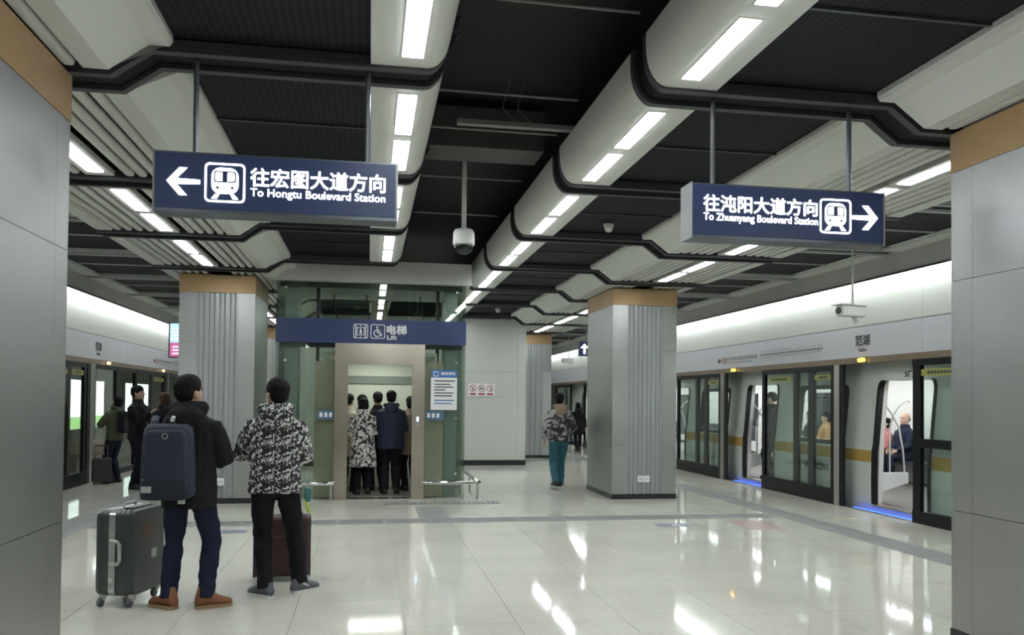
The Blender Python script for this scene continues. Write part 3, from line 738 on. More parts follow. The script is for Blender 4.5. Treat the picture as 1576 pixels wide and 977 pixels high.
B().box(7.8, 10.3, TY0, TY1, 2.25, 2.3).obj('cabin_ceiling', TIN, train)
fw = B()
wins2 = wins
cuts = sorted(set([TY0, TY1]+[v for q in wins2 for v in q]))
for ya, yb in zip(cuts, cuts[1:]):
    if any(a < (ya+yb)/2 < c for a, c in wins2): fw.box(10.4, 10.47, ya, yb, 0.09, 0.95); fw.box(10.4, 10.47, ya, yb, 1.85, 2.25)
    else: fw.box(10.4, 10.47, ya, yb, 0.09, 2.25)
fw.box(10.3, 10.47, TY0, TY1, 2.25, 3.0); fw.obj('far_side', TIN, train)
for a, c in wins2: B().box(10.43, 10.44, a, c, 0.95, 1.85).obj('far_window_pane', mat('night_glass', (0.03, 0.035, 0.04), 0.08), train)
for ya in (TY0, TY1-0.05): B().box(7.6, 10.4, ya, ya+0.05, 0.05, 2.3).obj('end_wall', TIN, train)
TLAMP = lamp_mat('cabin_light', (0.95, 0.98, 1.0), 9.0)
for xx in (8.45, 9.65):
    for y in np.arange(TY0+0.5, TY1-1, 2.2): B().box(xx-0.09, xx+0.09, float(y), float(y)+2.05, 2.235, 2.248).obj('cabin_light', TLAMP, train)
# benches along the far and near sides, white end brackets and poles
gaps = [TY0+0.5]+[v for d in doors for v in d]+[TY1-0.5]
for ya, yb in zip(gaps[::2], gaps[1::2]):
    if yb-ya < 1 or yb > 31: continue
    for near in (0, 1):
        x0, x1 = (7.66, 8.06) if near else (9.92, 10.38)
        a_, b_ = (ya+0.10, yb-0.10) if near else (ya+1.0, yb+0.8)
        B().prism_y([(x0, 0.46), (x1, 0.44), (x1, 0.51), (x0, 0.53)], a_, b_).obj('bench', TSEAT, train)
        bx0, bx1 = ((7.62, 7.68) if near else (10.34, 10.39)); B().box(bx0, bx1, a_, b_, 0.55, 0.95).obj('bench_back', TSEAT, train)
        for yy in (a_-0.05, b_):
            p_ = [(x0-0.05, 0.42), (x1, 0.27), (x1, 0.56), (x0-0.05, 0.56)] if not near else [(x0, 0.27), (x1+0.05, 0.40), (x1+0.05, 0.56), (x0, 0.56)]
            B().prism_y(p_, yy, yy+0.05).obj('bench_end', PRINTW, train)
            if near:
                B().tube([(8.06, yy+0.02, 0.55), (8.03, yy+0.02, 0.9), (7.96, yy+0.02, 1.25), (7.83, yy+0.02, 1.47), (7.76, yy+0.02, 1.55)], 0.014, 8).obj('grab_pole', LIGHTP, train)
                B().tube([(7.83, yy+0.05, 0.56), (7.83, yy+0.05, 1.2), (7.88, yy+0.05, 1.42), (8.0, yy+0.05, 1.58), (8.13, yy+0.05, 1.66), (8.17, yy+0.05, 1.63)], 0.014, 8).obj('grab_pole', LIGHTP, train)
for txt, y, z, sz, wd in (('WH C293', 13.36, 0.49, 0.15, 0.74), ('5门', 10.80, 1.99, 0.10, 0.19)):
    o = link('car_number', text_mesh(txt, sz, 0.003, wd, INK), train, (sec_at(z)-0.003, y, z)); o.rotation_euler.z = R(-90)

# ------------------------------------------------------------------ lift
lift = thing('lift', 'glass lift shaft with steel portal and blue band over the doors', 'lift', (0, 0, 0))
LF = 13.45; LB = 15.75; LX0, LX1 = -1.46, 1.545
LINT = mat('lintel_grey', (0.50, 0.51, 0.48), 0.5); LCAR = mat('lift_car_wall', (0.62, 0.66, 0.58), 0.4); PORT = mat('portal_steel', (0.56, 0.505, 0.415), 0.22, metal=1.0, noise=(3, 0.06))
B().box(-1.52, 1.62, LF-0.10, LB+0.1, 3.46, 3.80).obj('lintel', LINT, lift)
B().box(LX0, LX1, LF-0.03, LF+0.02, 2.487, 2.872).obj('sign_band', BAND, lift)
for xa, xb in ((LX0+0.02, -0.75), (-0.74, 0.62), (0.63, LX1-0.02)): B().box(xa, xb, LF, LF+0.012, 2.875, 3.458).obj('upper_pane', LGLASS, lift)
for xa, xb in ((LX0+0.02, -0.95), (-0.945, -0.54), (0.885, LX1-0.02)): B().box(xa, xb, LF, LF+0.012, 0.02, 2.485).obj('front_pane', LGLASS, lift)
for xs_ in (LX0, LX1-0.012):
    for ya, yb in ((LF+0.02, 14.55), (14.56, LB-0.02)): B().box(xs_, xs_+0.012, ya, yb, 0.02, 3.458).obj('side_pane', LGLASS, lift)
for xa, xb in ((LX0+0.02, 0.0), (0.01, LX1-0.02)): B().box(xa, xb, LB-0.012, LB, 0.02, 3.458).obj('rear_pane', LGLASS, lift)
SHAFT = mat('shaft_column', (0.30, 0.36, 0.33), 0.35, metal=0.4); SHD = mat('shaft_dark', (0.05, 0.055, 0.052), 0.4)
for x, y in ((LX0+0.22, LF+0.35), (LX1-0.22, LF+0.35), (LX0+0.1, LB-0.1), (LX1-0.1, LB-0.1)): B().box(x-0.1, x+0.1, y-0.1, y+0.1, 0, 3.46).obj('shaft_column', SHAFT, lift)
for x in (-0.84, 1.12): B().box(x-0.025, x+0.025, LF+0.45, LF+0.55, 0, 3.46).obj('guide_rail', SHD, lift)
for z in (2.42, 3.38): B().box(LX0+0.05, LX1-0.05, LF+0.1, LF+0.16, z, z+0.09).obj('cross_member', SHD, lift)
for x in (LX0+0.15, LX1-0.15):
    for z in (0.4, 1.3, 2.2, 3.35):
        B().cyl((x, LF-0.012, z), (x, LF+0.03, z), 0.022, 10).obj('glass_fixing', CHROME, lift)
# portal
q = B(); q.box(-0.54, -0.335, LF-0.05, LF+0.12, 0.0, 2.486); q.obj('portal_jamb', PORT, lift)
q = B(); q.box(0.68, 0.882, LF-0.05, LF+0.12, 0.0, 2.486); q.obj('portal_jamb', PORT, lift)
B().box(-0.335, 0.68, LF-0.05, LF+0.12, 2.155, 2.486).obj('portal_head', PORT, lift)
B().box(-0.335, 0.68, LF-0.03, LF+0.2, -0.002, 0.012).obj('door_sill', STEELP, lift)
for xa, xb in ((-0.86, -0.34), (0.685, 1.2)): B().box(xa, xb, LF+0.14, LF+0.18, 0.02, 2.2).obj('door_leaf', mat('door_leaf_tan', (0.52, 0.47, 0.36), 0.3, metal=0.6), lift)
B().box(0.745, 0.80, LF-0.056, LF-0.05, 1.16, 1.34).obj('call_plate', CHROME, lift)
B().box(0.757, 0.788, LF-0.059, LF-0.056, 1.25, 1.32).obj('floor_display', lamp_mat('display_blue', (0.35, 0.6, 1.0), 4.0), lift)
B().prism_y(circ(0.772, 1.19, 0.012, 12), LF-0.06, LF-0.056).obj('call_button', LIGHTP, lift)
BLB = mat('glass_sticker_blue', (0.07, 0.14, 0.22), 0.4)
for xa, xb in ((-0.80, -0.555), (0.90, 1.2)):
    o = B().box(xa, xb, LF-0.003, LF-0.001, 1.27, 1.42).obj('glass_sticker', BLB, lift)
    for k in range(3): B().box(xa+0.03+0.075*k, xa+0.075+0.075*k, LF-0.005, LF-0.003, 1.31, 1.38).obj('mark', PRINTW, o)
# car
B().box(-0.78, 1.10, LF+0.2, 15.35, -0.002, 0.02).obj('car_floor', mat('car_floor', (0.22, 0.21, 0.18), 0.4), lift)
B().box(-0.78, -0.75, LF+0.22, 15.35, 0.02, 2.30).obj('car_side', LCAR, lift); B().box(1.07, 1.10, LF+0.22, 15.35, 0.02, 2.30).obj('car_side', LCAR, lift)
B().box(-0.75, 1.07, 15.32, 15.35, 0.02, 2.30).obj('car_rear', LCAR, lift)
B().box(-0.75, 1.07, 15.29, 15.32, 1.88, 2.02).obj('car_rear_rail', mat('car_rail', (0.22, 0.25, 0.22), 0.4), lift)
B().box(-0.78, 1.10, LF+0.2, 15.35, 2.30, 2.36).obj('car_roof', LCAR, lift)
B().box(-0.3, 0.6, 14.2, 14.9, 2.285, 2.298).obj('car_light', lamp_mat('car_light', (0.95, 1.0, 0.9), 3.0), lift)
B().box(-0.5, 0.8, 14.2, 15.1, 2.36, 2.62).obj('car_machinery', SHD, lift)
B().box(0.02, 0.3, 14.6, 14.7, 2.62, 3.3).obj('car_hanger', mat('hanger_cream', (0.5, 0.45, 0.3), 0.5), lift)
for x in (-0.62, -0.05, 0.9): B().tube([(x, 14.9, 2.6), (x+0.05, 14.9, 3.0), (x-0.02, 14.95, 3.45)], 0.01, 6).obj('cable', SHD, lift)
# band pictograms
yb_ = LF-0.034
bw = PRINTW
def lift_icon():
    x = -0.145; z = 2.682
    B().ring_plate(rrect(x, z, 0.23, 0.23, 0.03), rrect(x, z, 0.205, 0.205, 0.022), yb_, LF-0.03).obj('pictogram_frame', bw, lift)
    for xx in (-0.075, 0.075): B().box(x+xx-0.008, x+xx+0.008, yb_, LF-0.03, z-0.1, z+0.1).obj('pictogram_bar', bw, lift)
    B().ring_plate(rrect(x, z, 0.12, 0.13, 0.01), rrect(x, z, 0.10, 0.11, 0.008), yb_, LF-0.03).obj('pictogram_cage', bw, lift)
    q = B().prism_y(circ(x, z+0.032, 0.013, 12), yb_, LF-0.03); q.box(x-0.018, x+0.018, yb_, LF-0.03, z-0.04, z+0.016); q.obj('pictogram_person', bw, lift)
    q = B().prism_y([(x-0.014, z+0.078), (x+0.014, z+0.078), (x, z+0.095)], yb_, LF-0.03); q.prism_y([(x-0.014, z-0.078), (x, z-0.095), (x+0.014, z-0.078)], yb_, LF-0.03); q.obj('pictogram_arrows', bw, lift)
def chair_icon():
    x = 0.125; z = 2.682
    B().ring_plate(rrect(x, z, 0.23, 0.23, 0.03), rrect(x, z, 0.205, 0.205, 0.022), yb_, LF-0.03).obj('pictogram_frame', bw, lift)
    q = B().prism_y(circ(x-0.012, z+0.068, 0.016, 12), yb_, LF-0.03)
    q.prism_y([(x-0.022, z+0.048), (x-0.002, z+0.048), (x+0.006, z-0.012), (x+0.05, z-0.012), (x+0.07, z-0.07), (x+0.052, z-0.076), (x+0.036, z-0.03), (x-0.01, z-0.03)], yb_, LF-0.03)
    q.box(x-0.01, x+0.04, yb_, LF-0.03, z+0.01, z+0.024); q.obj('pictogram_person', bw, lift)
    out = [(x-0.008+0.062*math.cos(a), z-0.03+0.058*math.sin(a)) for a in np.linspace(R(110), R(340), 16)]
    inn = [(x-0.008+0.046*math.cos(a), z-0.03+0.042*math.sin(a)) for a in np.linspace(R(110), R(340), 16)]
    q = B()
    for i in range(15): q.prism_y([out[i], out[i+1], inn[i+1], inn[i]], yb_, LF-0.03)
    q.obj('pictogram_wheel', bw, lift)
lift_icon(); chair_icon()
link('lettering', text_mesh('电梯', 0.155, 0.006, 0.31, PRINTW), lift, (0.27, LF-0.032, 2.645))
link('lettering', text_mesh('Lift', 0.10, 0.003, 0.15, PRINTW), lift, (0.275, LF-0.032, 2.555))
t = thing('lift_notice', 'white notice with blue heading fixed to the lift glass', 'notice', (1.195, LF-0.006, 1.755))
B().box(-0.213, 0.213, -0.004, 0.004, -0.32, 0.205).obj('sheet', PRINTW, t)
BLH = mat('notice_blue', (0.05, 0.16, 0.42), 0.4); B().box(-0.20, 0.213, -0.004, 0.004, 0.205, 0.325).obj('heading', BLH, t)
link('lettering', text_mesh('乘梯须知', 0.055, 0.001, 0.23, PRINTW), t, (-0.05, -0.006, 0.245))
B().ring_plate(rrect(-0.13, 0.265, 0.08, 0.08, 0.01), rrect(-0.13, 0.265, 0.06, 0.06, 0.006), -0.006, -0.004).obj('logo', PRINTW, t)
random.seed(3)
for i, (z, l) in enumerate(((0.15, 0.33), (0.095, 0.26), (0.05, 0.31), (0.005, 0.18), (-0.045, 0.31), (-0.09, 0.29), (-0.165, 0.32), (-0.215, 0.28))):
    B().box(-0.155, -0.155+l, -0.0055, -0.004, z-0.009, z+0.009).obj('text_line', INK if i < 6 else BLH, t)
# low guard rails
def rail(label, pts, posts):
    t = thing('guard_rail', label, 'guard rail')
    B().tube(pts, 0.032, 12).obj('rail', CHROME, t, smooth=True)
    for x, y in posts: B().box(x-0.02, x+0.02, y-0.02, y+0.02, 0, 0.25).obj('post', CHROME, t)
rail('low polished guard rail round the glass corner of the lift', [(0.83, 13.3, 0.27), (1.0, 13.28, 0.27), (1.72, 13.28, 0.27), (1.77, 13.33, 0.27), (1.77, 14.2, 0.27), (1.77, 15.6, 0.27)], [(1.74, 13.3), (1.50, 13.3), (1.77, 14.6)])
rail('low polished guard rail between the lift portal and the pillar', [(-1.30, 13.3, 0.27), (-0.62, 13.28, 0.27), (-0.50, 13.3, 0.27)], [(-0.57, 13.3), (-1.25, 13.3)])

# ------------------------------------------------------------------ hanging signs
def arrow_shape(cx, cz, w, h, d):
    k = d    # +1 points to +x
    t_ = 0.026
    pts = [(w/2, 0), (w/2-0.072, h/2), (w/2-0.118, h/2), (w/2-0.058, t_/2+0.004), (-w/2, t_/2), (-w/2, -t_/2), (w/2-0.058, -t_/2-0.004), (w/2-0.118, -h/2), (w/2-0.072, -h/2)]
    return [(cx+k*x, cz+z) for x, z in pts]
def train_icon(t, cx, cz, w, h, y, m_on, m_off):
    B().ring_plate(rrect(cx, cz, w, h, 0.028), rrect(cx, cz, w-0.022, h-0.022, 0.02), y-0.003, y).obj('pictogram_frame', m_on, t)
    body = rrect(cx, cz+0.012, 0.155, 0.155, 0.05); o = B().prism_y(body, y-0.003, y).obj('pictogram_train', m_on, t)
    zw = cz+0.035
    B().ring_plate(rrect(cx, zw, 0.128, 0.068, 0.012), rrect(cx, zw, 0.112, 0.052, 0.008), y-0.0045, y-0.003).obj('window_line', m_off, o)
    B().box(cx-0.014, cx+0.014, y-0.0045, y-0.003, zw-0.03, zw+0.03).obj('window_gap', m_off, o)
    for sx in (-1, 1):
        B().prism_y(circ(cx+sx*0.042, cz-0.03, 0.009, 12), y-0.0045, y-0.003).obj('headlamp', m_off, o)
        B().prism_y([(cx+sx*0.03, cz-0.068), (cx+sx*0.055, cz-0.068), (cx+sx*0.078, cz-0.097), (cx+sx*0.045, cz-0.097)][::sx], y-0.003, y).obj('pictogram_track', m_on, t)
def hanging_sign(label, x0, x1, z0, z1, cn, en, arrow_left, rods, lay):
    t = thing('hanging_sign', label, 'sign', (x0, 5.15, z0), group='lit direction signs')
    w_, h_ = x1-x0, z1-z0
    B().box(0.0, w_, 0.006, 0.18, 0.0, h_).obj('housing', mat('sign_case', (0.12, 0.14, 0.16), 0.3, metal=0.7), t)
    B().box(0.012, w_-0.012, 0.0, 0.008, 0.022, h_-0.012).obj('face', NAVY, t)
    for sx in (0.0, w_): B().box(sx-0.004, sx+0.004, -0.004, 0.184, -0.002, h_+0.002).obj('end_cap', mat('sign_end_cap', (0.34, 0.36, 0.36), 0.4, metal=0.1), t)
    y = -0.001
    B().prism_y(arrow_shape(lay['ax'], lay['az'], 0.19, 0.165, -1 if arrow_left else 1), y-0.003, y).obj('arrow', SIGNW, t)
    train_icon(t, lay['ix'], lay['iz'], 0.232, 0.235, y, SIGNW, NAVY)
    link('lettering', text_mesh(cn, 0.118, 0.0022, lay['tw'], SIGNW), t, (lay['tx'], y, lay['tz']))
    link('lettering', text_mesh(en, 0.067, 0.0009, lay['ew'], SIGNW), t, (lay['tx'], y, lay['ez']))
    for rx, top in rods:
        B().tube([(rx-x0, 0.09, h_), (rx-x0, 0.09, top-z0)], 0.016, 10).obj('hanger', RODM, t)
        B().box(rx-x0-0.04, rx-x0+0.04, 0.06, 0.12, h_, h_+0.012).obj('mount_plate', CHROME, t)
RODM = mat('hanger_grey', (0.13, 0.14, 0.15), 0.35, metal=0.6)
hanging_sign('lit navy sign with arrow pointing to the pillar side, reading To Hongtu Boulevard Station', -1.27, 0.155, 2.70, 3.06, '往宏图大道方向', 'To Hongtu Boulevard Station', True,
             [(-1.055, 3.64), (-0.03, 3.64)], dict(ax=0.168, az=0.180, ix=0.405, iz=0.183, tx=0.552, tw=0.80, ew=0.80, tz=0.172, ez=0.098))
hanging_sign('lit navy sign with arrow pointing to the train, reading To Zhuanyang Boulevard Station', 2.075, 3.47, 2.685, 3.05, '往沌阳大道方向', 'To Zhuanyang Boulevard Station', False,
             [(2.26, 3.64), (3.26, 3.64)], dict(ax=1.25, az=0.185, ix=1.03, iz=0.185, tx=0.085, tw=0.81, ew=0.815, tz=0.178, ez=0.105))
# distant exit sign half hidden by the pillar
t = thing('hanging_sign', 'small distant navy sign with white up arrow behind the pillar edge', 'sign', (5.14, 20.0, 2.72), group='lit direction signs')
B().box(0, 1.3, 0.004, 0.15, 0, 0.36).obj('housing', mat('sign_case', (0.12, 0.14, 0.16)), t); B().box(0.01, 1.29, 0, 0.006, 0.01, 0.35).obj('face', NAVY, t)
B().prism_y([(0.13, 0.31), (0.03, 0.20), (0.085, 0.20), (0.105, 0.225), (0.105, 0.06), (0.155, 0.06), (0.155, 0.225), (0.175, 0.20), (0.23, 0.20)], -0.004, -0.001).obj('arrow', SIGNW, t)
for x in (0.2, 1.1): B().cyl((x, 0.07, 0.36), (x, 0.07, 0.92), 0.015, 8).obj('hanger', RODM, t)

# ------------------------------------------------------------------ ceiling cameras, detectors, screen
def smooth_lathe(prof, n=20):
    vs = []; m = len(prof)
    for r, z in prof: vs += [(r*math.cos(2*math.pi*k/n), r*math.sin(2*math.pi*k/n), z) for k in range(n)]
    fs = [(i*n+k, i*n+(k+1) % n, (i+1)*n+(k+1) % n, (i+1)*n+k) for i in range(m-1) for k in range(n)]
    fs += [tuple(range(n))[::-1], tuple(range((m-1)*n, m*n))]
    return B().add(vs, fs)
t = thing('dome_camera', 'white dome security camera hanging on a pole from the dark void', 'camera', (1.0, 9.0, 3.19))
smooth_lathe([(0.03, 0.29), (0.06, 0.285), (0.10, 0.27), (0.117, 0.235), (0.12, 0.12), (0.118, 0.105)]).obj('housing', LIGHTP, t, smooth=True)
B().tube([(0, 0, 0.28), (0, 0, 1.41)], 0.026, 12).obj('pole', LIGHTP, t, smooth=True)
smooth_lathe([(0.1, 0.11), (0.1, 0.09), (0.094, 0.06), (0.075, 0.03), (0.045, 0.008), (0.0015, 0.0)]).obj('dome', glass_mat('smoked_dome', (0.35, 0.35, 0.35), 1.6), t, smooth=True)
B().ell((0, 0, 0.075), (0.06, 0.06, 0.05)).obj('lens', DARKP, t, smooth=True)
def bullet(label, loc, top, sc=1.0, rz=0.0):
    t = thing('security_camera', label, 'camera', loc, rz)
    B().tube([(0, 0, 0.06), (0, 0, top-loc[2])], 0.014, 8).obj('pole', LIGHTP, t)
    B().box(-0.16*sc, 0.12*sc, -0.05*sc, 0.05*sc, -0.03*sc, 0.07*sc).obj('housing', LIGHTP, t, bev=0.015*sc)
    B().box(-0.20*sc, 0.12*sc, -0.06*sc, 0.06*sc, 0.07*sc, 0.08*sc).obj('hood', LIGHTP, t)
    B().tube([(-0.16*sc, 0, 0.02*sc), (-0.17*sc, 0, 0.02*sc)], 0.032*sc, 14).obj('lens', DARKP, t)
    B().tube([(0.02, 0, -0.03*sc), (0.05*sc, 0, -0.08*sc)], 0.02*sc, 8).obj('bracket', LIGHTP, t)
bullet('white bullet security camera hanging on a thin pole above the train', (6.34, 10.1, 2.80), 3.66, 1.45, R(12))
bullet('distant bullet security camera beneath the bright cove', (6.3, 25.9, 2.86), 3.66, 1.3, R(0))
for (x, y, lab) in ((2.73, 9.3, 'white smoke detector on the perforated ceiling near the void'), (2.83, 18.4, 'distant white smoke detector above the grey stone wall'), (-0.28, 8.2, 'white smoke detector under the ceiling behind the lit sign')):
    t = thing('smoke_detector', lab, 'smoke detector', (x, y, 3.565), group='ceiling smoke detectors')
    smooth_lathe([(0.06, 0.10), (0.06, 0.078), (0.055, 0.07)], 16).obj('base', LIGHTP, t); smooth_lathe([(0.05, 0.07), (0.048, 0.045), (0.03, 0.012), (0.005, 0.008)], 16).obj('cap', LIGHTP, t, smooth=True)
t = thing('hanging_screen', 'hanging display with blue and magenta picture at the pillar edge', 'screen', (-3.25, 14.4, 2.27), R(-14))
B().box(-0.02, 0.9, 0, 0.08, -0.02, 0.56).obj('case', DARKP, t)
SB = lamp_mat('screen_blue', (0.30, 0.46, 0.85), 1.0); SM = lamp_mat('screen_magenta', (0.42, 0.10, 0.26), 0.8); SW = lamp_mat('screen_white', (0.7, 0.8, 0.95), 1.1)
B().box(0.005, 0.88, -0.003, 0.0, 0.23, 0.545).obj('picture_top', SB, t); B().box(0.005, 0.88, -0.003, 0.0, 0.0, 0.23).obj('picture_foot', SM, t)
for k in range(4): B().box(0.03, 0.25, -0.005, -0.003, 0.28+0.055*k, 0.30+0.055*k).obj('picture_line', SW, t)
for k in range(3): B().box(0.05, 0.2, -0.005, -0.003, 0.04+0.055*k, 0.06+0.055*k).obj('picture_line', SW, t)
B().cyl((0.45, 0.04, 0.56), (0.45, 0.04, 1.18), 0.02, 8).obj('pole', RODM, t)
# ------------------------------------------------------------------ people
def remesh(b, vox, name, m, smooth=6, disp=None):
    me = bpy.data.meshes.new('tmp'); me.from_pydata(b.v, [], b.f)
    bm = bmesh.new(); bm.from_mesh(me); bmesh.ops.recalc_face_normals(bm, faces=bm.faces); bm.to_mesh(me); bm.free()
    o = bpy.data.objects.new('tmp', me); COL.objects.link(o)
    r = o.modifiers.new('r', 'REMESH'); r.mode = 'VOXEL'; r.voxel_size = vox; r.use_smooth_shade = True
    sm = o.modifiers.new('s', 'SMOOTH'); sm.factor = 0.5; sm.iterations = smooth
    if disp:
        sc, am = disp
        tx = bpy.data.textures.new('folds', 'CLOUDS'); tx.noise_scale = sc; tx.noise_depth = 2
        d = o.modifiers.new('d', 'DISPLACE'); d.texture = tx; d.strength = am; d.mid_level = 0.5; d.texture_coords = 'LOCAL'
    dg = bpy.context.evaluated_depsgraph_get(); out = bpy.data.meshes.new_from_object(o.evaluated_get(dg))
    bpy.data.objects.remove(o); bpy.data.meshes.remove(me)
    out.name = name; out.materials.clear(); out.materials.append(m)
    for p in out.polygons: p.use_smooth = True
    return out
def ik(a, c, l1, l2, pole):
    a, c, pole = Vector(a), Vector(c), Vector(pole)
    d = c-a; L_ = d.length
    if L_ > (l1+l2)*0.999: c = a+d.normalized()*(l1+l2)*0.999; d = c-a; L_ = d.length
    x = (l1*l1-l2*l2+L_*L_)/(2*L_); h = math.sqrt(max(l1*l1-x*x, 0)); u = d.normalized(); p = pole-u*pole.dot(u)
    return a+u*x+p.normalized()*h, c
def mix(a, b, t): return a+(b-a)*t
SKIN = mat('skin', (0.50, 0.31, 0.22), 0.5, noise=(12, 0.06)); HAIRB = mat('hair_black', (0.006, 0.0055, 0.0055), 0.62, spec=0.15, bump=(90, 0.5)); HAIRBR = mat('hair_brown', (0.06, 0.026, 0.014), 0.6, spec=0.2, bump=(90, 0.5))
HAIRG = mat('hair_grey', (0.16, 0.15, 0.14), 0.5, bump=(90, 0.5)); EYE = mat('eye_dark', (0.02, 0.015, 0.012), 0.2); LIP = mat('lip', (0.36, 0.16, 0.13), 0.5)
def cloth(name, col, rough=0.8, bump=(14, 0.7, (1, 1, 0.7))): return mat(name, col, rough, spec=0.2, bump=bump)
def person(label, loc, rz, H=1.75, vox=0.012, hip=(0, 0, 0.92), ankL=(-0.1, 0, 0.09), ankR=(0.1, 0, 0.09), toeL=10, toeR=-10, kneeL=(0, 1, 0), kneeR=(0, 1, 0),
           wL=(-0.27, 0.05, 0.86), wR=(0.27, 0.05, 0.86), poleL=(-0.4, -1, -0.2), poleR=(0.4, -1, -0.2), hyaw=0, hpitch=0, lean=(0, 0),
           top=None, topz=0.80, puff=1.0, hood=0.0, trouser=None, legw=1.0, shoe=None, sole=None, hair=HAIRB, hairstyle='short', scarf=None, flare=0.0, folds=0.012, group=None, boots=False, heel=0.0):
    t = thing('person', label, 'person', loc, rz, group)
    t.scale = (H/1.75,)*3
    hip = Vector(hip); D = hip-Vector((0, 0, 0.92))
    def S(x, y, z):       # a point of the trunk, leaning
        k = (z-0.92)/0.5; return Vector((D.x+x+lean[0]*k, D.y+y+lean[1]*k, D.z+z))
    shL, shR = S(-0.18, 0, 1.395), S(0.18, 0, 1.395)
    hpL, hpR = hip+Vector((-0.09, 0, -0.03)), hip+Vector((0.09, 0, -0.03))
    wL, wR = Vector(wL)+Vector((D.x, D.y, D.z)), Vector(wR)+Vector((D.x, D.y, D.z))
    elL, wL = ik(shL, wL, 0.29, 0.255, poleL); elR, wR = ik(shR, wR, 0.29, 0.255, poleR)
    knL, aL = ik(hpL, ankL, 0.425, 0.415, kneeL); knR, aR = ik(hpR, ankR, 0.425, 0.415, kneeR)
    hm = Matrix.Rotation(R(hyaw), 3, 'Z') @ Matrix.Rotation(R(-hpitch), 3, 'X')
    hc = S(0, 0.012, 1.622); neck0 = S(0, 0, 1.42); piv = S(0, 0, 1.52)
    def Hp(x, y, z): return piv+hm @ (Vector((x, y, z))+hc-piv)
    # ---- body: one continuous skin
    b = B()
    b.tube([S(0, 0, z) for z in (0.80, 0.86, 0.94, 1.05, 1.2, 1.32, 1.40, 1.45)], [(0.05, 0.04), (0.11, 0.075), (0.13, 0.085), (0.125, 0.085), (0.145, 0.095), (0.15, 0.092), (0.105, 0.068), (0.06, 0.055)], 14)
    b.tube([neck0, piv, Hp(0, -0.012, -0.06)], [0.062, 0.055, 0.055], 12)
    rings = [(-0.117, 0.022, 0.026, 0.052), (-0.10, 0.042, 0.048, 0.042), (-0.065, 0.058, 0.074, 0.018), (-0.02, 0.069, 0.090, 0.002), (0.03, 0.074, 0.096, -0.004), (0.07, 0.069, 0.090, -0.006), (0.10, 0.048, 0.064, -0.008), (0.117, 0.018, 0.024, -0.008)]
    hv = []; n = 16
    for z, rx, ry, yo in rings: hv += [tuple(Hp(rx*math.cos(2*math.pi*k/n), yo+ry*math.sin(2*math.pi*k/n), z)) for k in range(n)]
    hf = [(i*n+k, i*n+(k+1) % n, (i+1)*n+(k+1) % n, (i+1)*n+k) for i in range(len(rings)-1) for k in range(n)]+[tuple(range(n))[::-1], tuple(range((len(rings)-1)*n, len(rings)*n))]
    b.add(hv, hf)
    b.tube([Hp(0, 0.086, 0.02), Hp(0, 0.103, -0.018), Hp(0, 0.108, -0.034), Hp(0, 0.09, -0.045)], [0.008, 0.011, 0.014, 0.012], 8)
    for sx in (-1, 1):
        b.ell(Hp(sx*0.074, -0.008, -0.012), (0.012, 0.020, 0.033), 8, 6, hm); b.ell(Hp(sx*0.033, 0.078, 0.025), (0.022, 0.014, 0.008), 8, 6, hm)
    b.ell(Hp(0, 0.082, -0.068), (0.024, 0.012, 0.011), 8, 6, hm)
    for sh, el, w_ in ((shL, elL, wL), (shR, elR, wR)): b.tube([mix(sh, S(0, 0, 1.33), 0.25), mix(mix(sh, S(0, 0, 1.30), 0.16), el, .12), mix(sh, el, .5), el, mix(el, w_, .4), w_], [0.045, 0.044, 0.043, 0.038, 0.038, 0.026], 10)
    for hp, kn, an in ((hpL, knL, aL), (hpR, knR, aR)): b.tube([hp, mix(hp, kn, .4), kn, mix(kn, an, .35), an], [0.062, 0.058, 0.042, 0.042, 0.030], 12)
    fing = B()
    for sx, el, w_ in ((-1, elL, wL), (1, elR, wR)):
        d = (w_-el).normalized(); side = d.cross(Vector((sx, 0.25, 0.1))).normalized(); pn = side.cross(d).normalized()   # side: across the palm
        if side.y < 0: side = -side
        inw = pn if pn.x*sx < 0 else -pn
        b.tube([w_-d*0.02, w_+d*0.03, w_+d*0.085], [(0.022, 0.022), (0.022, 0.036), (0.020, 0.040)], 10, ref=side)
        for q, (ln, off) in enumerate(((0.068, 0.031), (0.076, 0.0105), (0.070, -0.0105), (0.055, -0.031))):
            p0 = w_+d*0.078+side*off; p1 = p0+d*ln*0.45+inw*0.008; p2 = p1+d*ln*0.28+inw*ln*0.28; p3 = p2+inw*ln*0.28-d*0.004
            fing.tube([p0, p1, p2, p3], [0.0095, 0.009, 0.008, 0.006], 8)
        p0 = w_+d*0.02+side*0.03; p1 = p0+side*0.028+d*0.022+inw*0.01; p2 = p1+d*0.032+inw*0.016-side*0.004
        fing.tube([p0, p1, p2], [0.012, 0.0105, 0.007], 8)
    for an, toe in ((aL, toeL), (aR, toeR)):
        fd = Vector((-math.sin(R(toe)), math.cos(R(toe)), 0)); b.tube([an+Vector((0, 0, 0.02))-fd*0.02, an+Vector((0, 0, -0.03)), an+fd*0.09+Vector((0, 0, -0.045)), an+fd*0.16+Vector((0, 0, -0.055))], [0.036, (0.034, 0.04), (0.038, 0.028), (0.034, 0.02)], 10)
    me = remesh(b, max(vox*0.8, 0.009), 'body', SKIN, 4)
    bm = bmesh.new(); bm.from_mesh(me); vs = [bm.verts.new(v) for v in fing.v]
    for f in fing.f:
        nf = bm.faces.new([vs[i] for i in f]); nf.smooth = True
    bm.to_mesh(me); bm.free()
    link('body', me, t)
